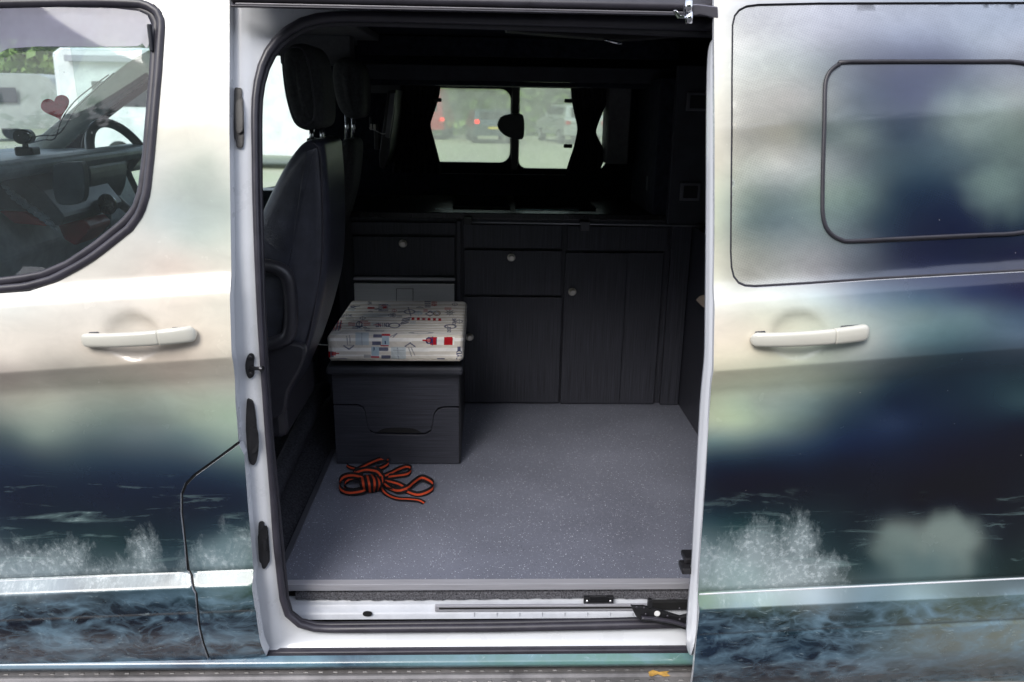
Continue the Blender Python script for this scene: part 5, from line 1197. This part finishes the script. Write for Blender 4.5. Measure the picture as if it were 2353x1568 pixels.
BG = lin((232, 229, 224)); BE = lin((214, 208, 198)); NAVY = lin((38, 52, 98)); RED = lin((176, 24, 36)); LB = lin((168, 188, 200)); GREY = lin((120, 122, 128)); WH = lin((240, 238, 234))
colc = np.tile(np.append(BG, 1), (len(Vc), 1)); front_f = ky > 1032+ (kx-700)*-.0
def put(mask, c, a=1.): colc[mask, :3] = colc[mask, :3]*(1-a)+np.array(c)*a
for (a_, b_) in ((1060, 1085), (1110, 1160), (1190, 1215), (1225, 1262)): put(front_f & (ky > a_) & (ky < b_), BE)
put(front_f & (ky > 1085) & (ky < 1110), WH); put(front_f & (ky > 1162) & (ky < 1188), WH)
tt = ((ky-780)/(1032-780)).clip(0, 1); band = np.sin((tt**1.25)*math.pi*2*10.5+.35*np.sin(kx*.02))
put(~front_f & (band > .15), BE); put(~front_f & (band < -.75), WH)
def rect(x0, y0, x1, y1, c, a=1.): put((kx > x0) & (kx < x1) & (ky > y0) & (ky < y1), c, a)
def line(pts, w_, c, a=1.):
    for (x0, y0), (x1, y1) in zip(pts[:-1], pts[1:]):
        dx, dy = x1-x0, y1-y0; t = (((kx-x0)*dx+(ky-y0)*dy)/max(dx*dx+dy*dy, 1e-6)).clip(0, 1); put(np.hypot(kx-x0-t*dx, ky-y0-t*dy) < w_, c, a)
def ell(x, y, rx, ry, c, w_=None, a=1.):
    r = np.hypot((kx-x)/rx, (ky-y)/ry); put(r < 1 if w_ is None else (abs(r-1) < w_), c, a)
GL = {'F': [[(0, 0), (0, 4)], [(0, 4), (2, 4)], [(0, 2), (1.6, 2)]], 'Y': [[(0, 4), (1, 2), (2, 4)], [(1, 2), (1, 0)]], 'D': [[(0, 0), (0, 4), (1.3, 4), (2, 3), (2, 1), (1.3, 0), (0, 0)]], 'X': [[(0, 0), (2, 4)], [(0, 4), (2, 0)]],
      'O': [[(0, 0), (0, 4), (2, 4), (2, 0), (0, 0)]], 'N': [[(0, 0), (0, 4), (2, 0), (2, 4)]], 'I': [[(1, 0), (1, 4)]], 'G': [[(2, 3.5), (1.4, 4), (0, 4), (0, 0), (2, 0), (2, 2), (1.2, 2)]], 'E': [[(2, 4), (0, 4), (0, 0), (2, 0)], [(0, 2), (1.6, 2)]],
      'L': [[(0, 4), (0, 0), (2, 0)]], 'M': [[(0, 0), (0, 4), (1, 2), (2, 4), (2, 0)]], 'A': [[(0, 0), (1, 4), (2, 0)], [(.5, 1.5), (1.5, 1.5)]], 'R': [[(0, 0), (0, 4), (2, 4), (2, 2), (0, 2), (2, 0)]], 'T': [[(0, 4), (2, 4)], [(1, 4), (1, 0)]],
      'H': [[(0, 0), (0, 4)], [(2, 0), (2, 4)], [(0, 2), (2, 2)]]}
def text(s, x, y, u, dirx, diry, w_, c, a=1.):
    """dirx/diry: unit vectors of reading direction and letter-up in drawing units"""
    for i, ch in enumerate(s):
        for st in GL.get(ch, []): line([(x+(i*3+p[0])*u*dirx[0]+p[1]*u*diry[0], y+(i*3+p[0])*u*dirx[1]+p[1]*u*diry[1]) for p in st], w_, c, a)
# front flank print
def light(x, y, s_, fl=1):   # lighthouse lying on its side
    rect(x, y-18*s_, x+30*s_*fl if fl > 0 else x, y+18*s_, RED)
for x0, x1, c in ((1490, 1545, RED), (1545, 1600, WH), (1600, 1668, RED), (1668, 1682, WH)): rect(x0, 1076, x1, 1138, c)
ell(1482, 1104, 22, 22, NAVY, .25); rect(1465, 1090, 1492, 1118, RED, .8); line([(1435, 1102), (1465, 1102)], 5, RED); rect(1505, 1072, 1515, 1142, NAVY, .8); rect(1535, 1085, 1545, 1128, NAVY, .7)
rect(680, 1188, 708, 1238, RED); rect(708, 1188, 735, 1232, NAVY, .75); rect(720, 1192, 752, 1222, RED, .85); line([(750, 1203), (775, 1203)], 4, RED)
for bx_, by_, c in ((1035, 1112, NAVY), (1092, 1158, NAVY), (1545, 1242, NAVY), (1045, 1054, NAVY), (1108, 1220, NAVY)): rect(bx_, by_, bx_+72 if by_ != 1242 else bx_+60, by_+26, c, .85)
rect(1112, 1052, 1178, 1066, RED); rect(1112, 1066, 1170, 1142, LB); rect(1104, 1140, 1166, 1150, RED); line([(1140, 1110), (1140, 1130)], 4, NAVY)
rect(1030, 1152, 1092, 1226, LB); rect(1026, 1226, 1092, 1240, RED); line([(1050, 1160), (1050, 1180)], 4, NAVY); rect(970, 1216, 1028, 1240, GREY, .6)
line([(1180, 1072), (1230, 1050), (1200, 1078)], 4, NAVY, .6)
rect(905, 1040, 1010, 1140, LB, .65); line([(955, 1045), (958, 1140)], 2.5, NAVY, .5); rect(1185, 1155, 1300, 1270, LB, .55); line([(1235, 1160), (1245, 1265)], 2.5, NAVY, .5); line([(1200, 1180), (1290, 1180)], 2.5, GREY, .7)
for sx, sy, f_ in ((855, 1140, 1), (1335, 1155, -1)):
    line([(sx-40, sy+5*f_), (sx, sy+32*f_), (sx+38, sy+3*f_)], 5, NAVY, .8); line([(sx-12, sy-5*f_), (sx-18, sy-70*f_) if f_ > 0 else (sx+10, sy+70)], 4, GREY, .7); line([(sx+8, sy-5*f_), (sx+4, sy-75*f_) if f_ > 0 else (sx+35, sy+62)], 4, GREY, .7); line([(sx-28, sy), (sx+26, sy)], 3, NAVY, .6)
text('FYD', 1738, 1262, 9.5, (0, -1), (-1, 0), 3.2, NAVY); rect(1706, 1152, 1730, 1188, NAVY, .9)
ell(800, 1252, 45, 9, NAVY, .25, .7)
# top print
text('ONINO', 1068, 995, 7., (1, 0), (0, -1), 3., NAVY, .8); ell(1210, 985, 42, 18, NAVY, .16, .8); line([(1250, 975), (1268, 968)], 3, NAVY, .7)
ell(935, 975, 22, 20, NAVY, .2, .8); line([(935, 955), (935, 1000)], 3.4, NAVY, .9); line([(905, 990), (935, 1002), (965, 990)], 3.4, NAVY, .9)
for sx in (-1, 1):
    for k in range(3): line([(935+sx*35, 968+k*9), (935+sx*85, 964+k*9)], 2.6, RED, .75)
for k in range(4): line([(700+k*24, 1022), (720+k*24, 955+k*-2)], 5, NAVY, .8); line([(712+k*24, 1018), (730+k*22, 950)], 4, RED, .8)
text('MARITIME', 782, 925, 4.2, (1, -.1), (0, -1), 1.8, NAVY, .7)
for k in range(6): rect(1345+k*42, 922+k*1.5, 1368+k*42, 942+k*1.5, RED)
for k in range(4): line([(1265+k*3, 975-k*13), (1320+k*6, 962-k*13)], 4, NAVY, .85)
for k in range(5): line([(1088, 822+k*12), (1160, 822+k*12)], 3, NAVY, .85)
rect(1120, 838, 1150, 852, RED, .9); rect(1000, 842, 1055, 854, RED)
text('ON', 1005, 820, 5, (1, 0), (0, -1), 2, GREY)
for k in range(4): rect(1448, 795+k*14, 1495, 801+k*14, NAVY, .9); rect(1500, 794+k*10, 1545, 799+k*10, RED, .85)
ell(1330, 878, 40, 16, NAVY, .18, .7); line([(1240, 880), (1285, 878)], 2.6, GREY); line([(1375, 878), (1415, 878)], 2.6, GREY); line([(1320, 845), (1340, 910)], 5, NAVY, .6)
line([(1455, 895), (1490, 878), (1520, 895), (1490, 912), (1455, 895)], 3, NAVY, .8); ell(1545, 890, 24, 18, mat and lin((120, 92, 60)), .2, .8); ell(1545, 890, 12, 9, NAVY, .3, .7)
for k in range(8): a = k*math.pi/4; line([(1645, 885), (1645+38*math.cos(a), 885+26*math.sin(a))], 2.2, GREY, .8)
ell(1645, 885, 22, 15, GREY, .15, .8)
ell(1650, 993, 42, 15, NAVY, .2, .8); text('ONE', 1668, 975, 6, (0, -1), (1, 0), 2.4, NAVY, .85); text('DOL', 1628, 1036, 6, (0, -1), (1, 0), 2.4, NAVY, .85)
line([(860, 850), (900, 838), (940, 832)], 3.5, NAVY, .7); line([(870, 838), (905, 852)], 3, NAVY, .7); rect(985, 1025, 1130, 1032, NAVY, .55); ell(1420, 1042, 80, 8, NAVY, .25, .4)
put((np.hypot((kx-1205)/20, (ky-905)/18) < 1), GREY, .6); put((np.hypot((kx-1075)/110, (ky-905)/16) < 1), LB, .35)
rm = random.Random(5)
for _ in range(34):
    x_, y_ = rm.uniform(720, 1740), rm.uniform(800, 1015); c_ = rm.choice([NAVY, GREY, NAVY, RED, LB]); k_ = rm.random(); w_ = rm.uniform(14, 30)
    if k_ < .35:
        for j_ in range(3): line([(x_-w_, y_-8+j_*8), (x_+w_, y_-8+j_*8+rm.uniform(-3, 3))], 2.4, c_, .6)
    elif k_ < .65: ell(x_, y_, w_, w_*.5, c_, .2, .6); line([(x_, y_-w_*.7), (x_, y_+w_*.7)], 2.2, c_, .6)
    else: line([(x_-w_, y_), (x_, y_-7), (x_+w_, y_+3), (x_-w_, y_)], 2.4, c_, .6)
hid = (Vc[:, 1] > CY1-.004) | (Vc[:, 2] < zc0+.003); colc[hid, :3] = BG
side = (Vc[:, 0] > cx1-.006); put(side & (np.sin(Vc[:, 2]*420) > .1), BE)
me = mesh('seat_cushion', Vc, Fcc, True); at = me.color_attributes.new('Col', 'FLOAT_COLOR', 'POINT'); at.data.foreach_set('color', colc.astype(np.float32).ravel())
mc_ = bpy.data.materials.new('nautical_print_cloth'); mc_.use_nodes = True; N, L = nodes_of(mc_); b = N['Principled BSDF']; ac = N.new('ShaderNodeAttribute'); ac.attribute_name = 'Col'
t = N.new('ShaderNodeTexCoord'); nn_ = noise(N, L, mapping(N, L, t.outputs['Object'], (1, 1, 1)), 24, 4); v = N.new('ShaderNodeVectorMath'); v.operation = 'SCALE'
L.new(ac.outputs['Color'], v.inputs[0]); L.new(M_(N, L, 'ADD', M_(N, L, 'MULTIPLY', nn_, .24), .88), v.inputs['Scale']); L.new(v.outputs['Vector'], b.inputs['Base Color'])
b.inputs['Roughness'].default_value = .85; b.inputs['Specular IOR Level'].default_value = .2
h1 = noise(N, L, mapping(N, L, t.outputs['Object'], (1, 2.6, 1)), 13, 3, .5, 1.2); h2 = noise(N, L, t.outputs['Object'], 900, 1)
bp = N.new('ShaderNodeBump'); bp.inputs['Strength'].default_value = .8; bp.inputs['Distance'].default_value = .014; L.new(M_(N, L, 'ADD', h1, M_(N, L, 'MULTIPLY', h2, .05)), bp.inputs['Height']); L.new(bp.outputs['Normal'], b.inputs['Normal'])
cu = link('seat_cushion', me, mc_); tag(cu, 'cream cushion printed with lighthouses and anchors, lying on the low box seat', 'cushion')
sweep('cushion_piping', [Vector(p) for p in [(cx0+.012, CY0+.001, zc0+.006), (cx1-.012, CY0+.001, zc0+.006)]], .003, .003, mat('cream_piping', (.42, .39, .34), .8, nscale=80), cu, seg=8)
q = UY(745, 793, CY0+.03); sweep('zip_pull', [q+Vector((.012, 0, 0)), q, q+Vector((-.018, -.004, .003))], .0018, .0018, SEWW, cu, seg=6)

# orange and black webbing strap
def rib(cx_, cy_, h): p = UZ((620+cx_/3.564)*.919, (860+cy_/3.564)*.919, FL+h); return p
loops = [
 ([(1020, 1190, .030), (930, 1172, .034), (850, 1190, .028), (815, 1240, .02), (830, 1300, .012), (900, 1328, .010), (1010, 1315, .016), (1060, 1290, .02)], (0, .35, 1), 14),
 ([(1030, 1200, .026), (960, 1195, .026), (890, 1215, .02), (858, 1255, .016), (870, 1295, .010), (930, 1312, .008), (1020, 1300, .012)], (0, .35, 1), 12),
 ([(1015, 1178, .020), (1022, 1215, .045), (1030, 1262, .040), (1045, 1318, .006)], (1, 0, 0), 15),
 ([(1060, 1170, .022), (1072, 1210, .048), (1082, 1262, .042), (1088, 1325, .006)], (1, 0, 0), 14),
 ([(1100, 1165, .022), (1122, 1205, .046), (1130, 1262, .038), (1118, 1318, .006)], (1, .05, 0), 14),
 ([(1140, 1180, .022), (1165, 1215, .038), (1170, 1262, .03), (1150, 1310, .006)], (1, .1, 0), 12),
 ([(880, 1082, .012), (905, 1100, .012), (950, 1112, .014), (1000, 1125, .018)], (0, .5, .85), 9),
 ([(945, 1150, .018), (985, 1118, .026), (1080, 1068, .024), (1170, 1032, .020), (1240, 1030, .018), (1252, 1065, .014), (1200, 1100, .012), (1140, 1115, .016)], (0, .55, .85), 12),
 ([(960, 1150, .028), (1040, 1125, .040), (1120, 1130, .040), (1165, 1150, .036), (1200, 1200, .022)], (0, .55, .85), 14),
 ([(1130, 1100, .034), (1170, 1130, .036), (1195, 1180, .028), (1200, 1240, .016)], (.9, .2, .3), 10),
 ([(1195, 1185, .018), (1270, 1155, .018), (1350, 1115, .016), (1420, 1095, .014), (1455, 1120, .012), (1420, 1160, .010), (1330, 1175, .010), (1215, 1190, .012)], (0, .55, .85), 12),
 ([(1195, 1215, .016), (1270, 1230, .016), (1340, 1250, .012), (1410, 1285, .006)], (.1, .8, .55), 13),
 ([(1215, 1245, .014), (1280, 1295, .008), (1350, 1308, .012), (1420, 1285, .016), (1480, 1235, .018), (1545, 1195, .018), (1600, 1210, .016), (1648, 1245, .014), (1645, 1290, .010), (1580, 1330, .008), (1500, 1345, .006), (1400, 1312, .006), (1300, 1290, .005)], (0, .55, .85), 14),
 ([(1190, 1260, .012), (1205, 1310, .008), (1260, 1355, .004), (1340, 1380, .006), (1430, 1385, .008), (1520, 1395, .006), (1570, 1420, .003)], (.1, .9, .45), 10),
 ([(1240, 1270, .010), (1300, 1285, .012), (1360, 1290, .010)], (0, .8, .5), 8),
]
V = []; Fc = []; mi = []
for pts, wv, wpx in loops:
    P = [rib(*p) for p in catmull(pts, 7)]; n = len(P); wv = Vector(wv).normalized(); hw = wpx*.00078*.98
    for i in range(n):
        t_ = (P[min(i+1, n-1)]-P[max(i-1, 0)]).normalized(); w_ = (wv-t_*wv.dot(t_)); w_.normalize()
        nrm = t_.cross(w_)
        for s_, up_ in ((-1, 0), (-.30, .0012), (.30, .0012), (1, 0)):
            q = P[i]+w_*hw*s_+nrm*.0; q.z = max(q.z, FL+.0016+.0004*(s_+1)); V.append(q)
    k0 = len(V)-4*n
    for i in range(n-1):
        for j in range(3): Fc.append((k0+i*4+j, k0+i*4+j+1, k0+(i+1)*4+j+1, k0+(i+1)*4+j)); mi.append(0 if j == 1 else 1)
me = mesh('webbing_strap', V, Fc); me.polygons.foreach_set('material_index', mi)
st = link('webbing_strap', me, [ORANGE, BLACKW]); tag(st, 'tangled orange and black webbing strap bunched on the vinyl floor', 'strap')
sm = st.modifiers.new('thickness', 'SOLIDIFY'); sm.thickness = .0011; sm.offset = 0

# dry leaf on the running board
lf = [(1490, 1541), (1500, 1538), (1510, 1542), (1525, 1538), (1538, 1540), (1532, 1544), (1540, 1549), (1525, 1550), (1512, 1547), (1498, 1551), (1492, 1548)]
q = [UZ(a, b+4, sz+.004) for a, b in lf]
me = mesh('dry_leaf', [(p.x, p.y, p.z+.002*math.sin(i*1.7)) for i, p in enumerate(q)]+[(sum(p.x for p in q)/len(q), sum(p.y for p in q)/len(q), sz+.008)], [(i, (i+1) % len(q), len(q)) for i in range(len(q))])
lo_ = link('dry_leaf', me, LEAFM); tag(lo_, 'curled brown dry leaf lying on the tread of the running board', 'leaf'); lo_.modifiers.new('thickness', 'SOLIDIFY').thickness = .0008
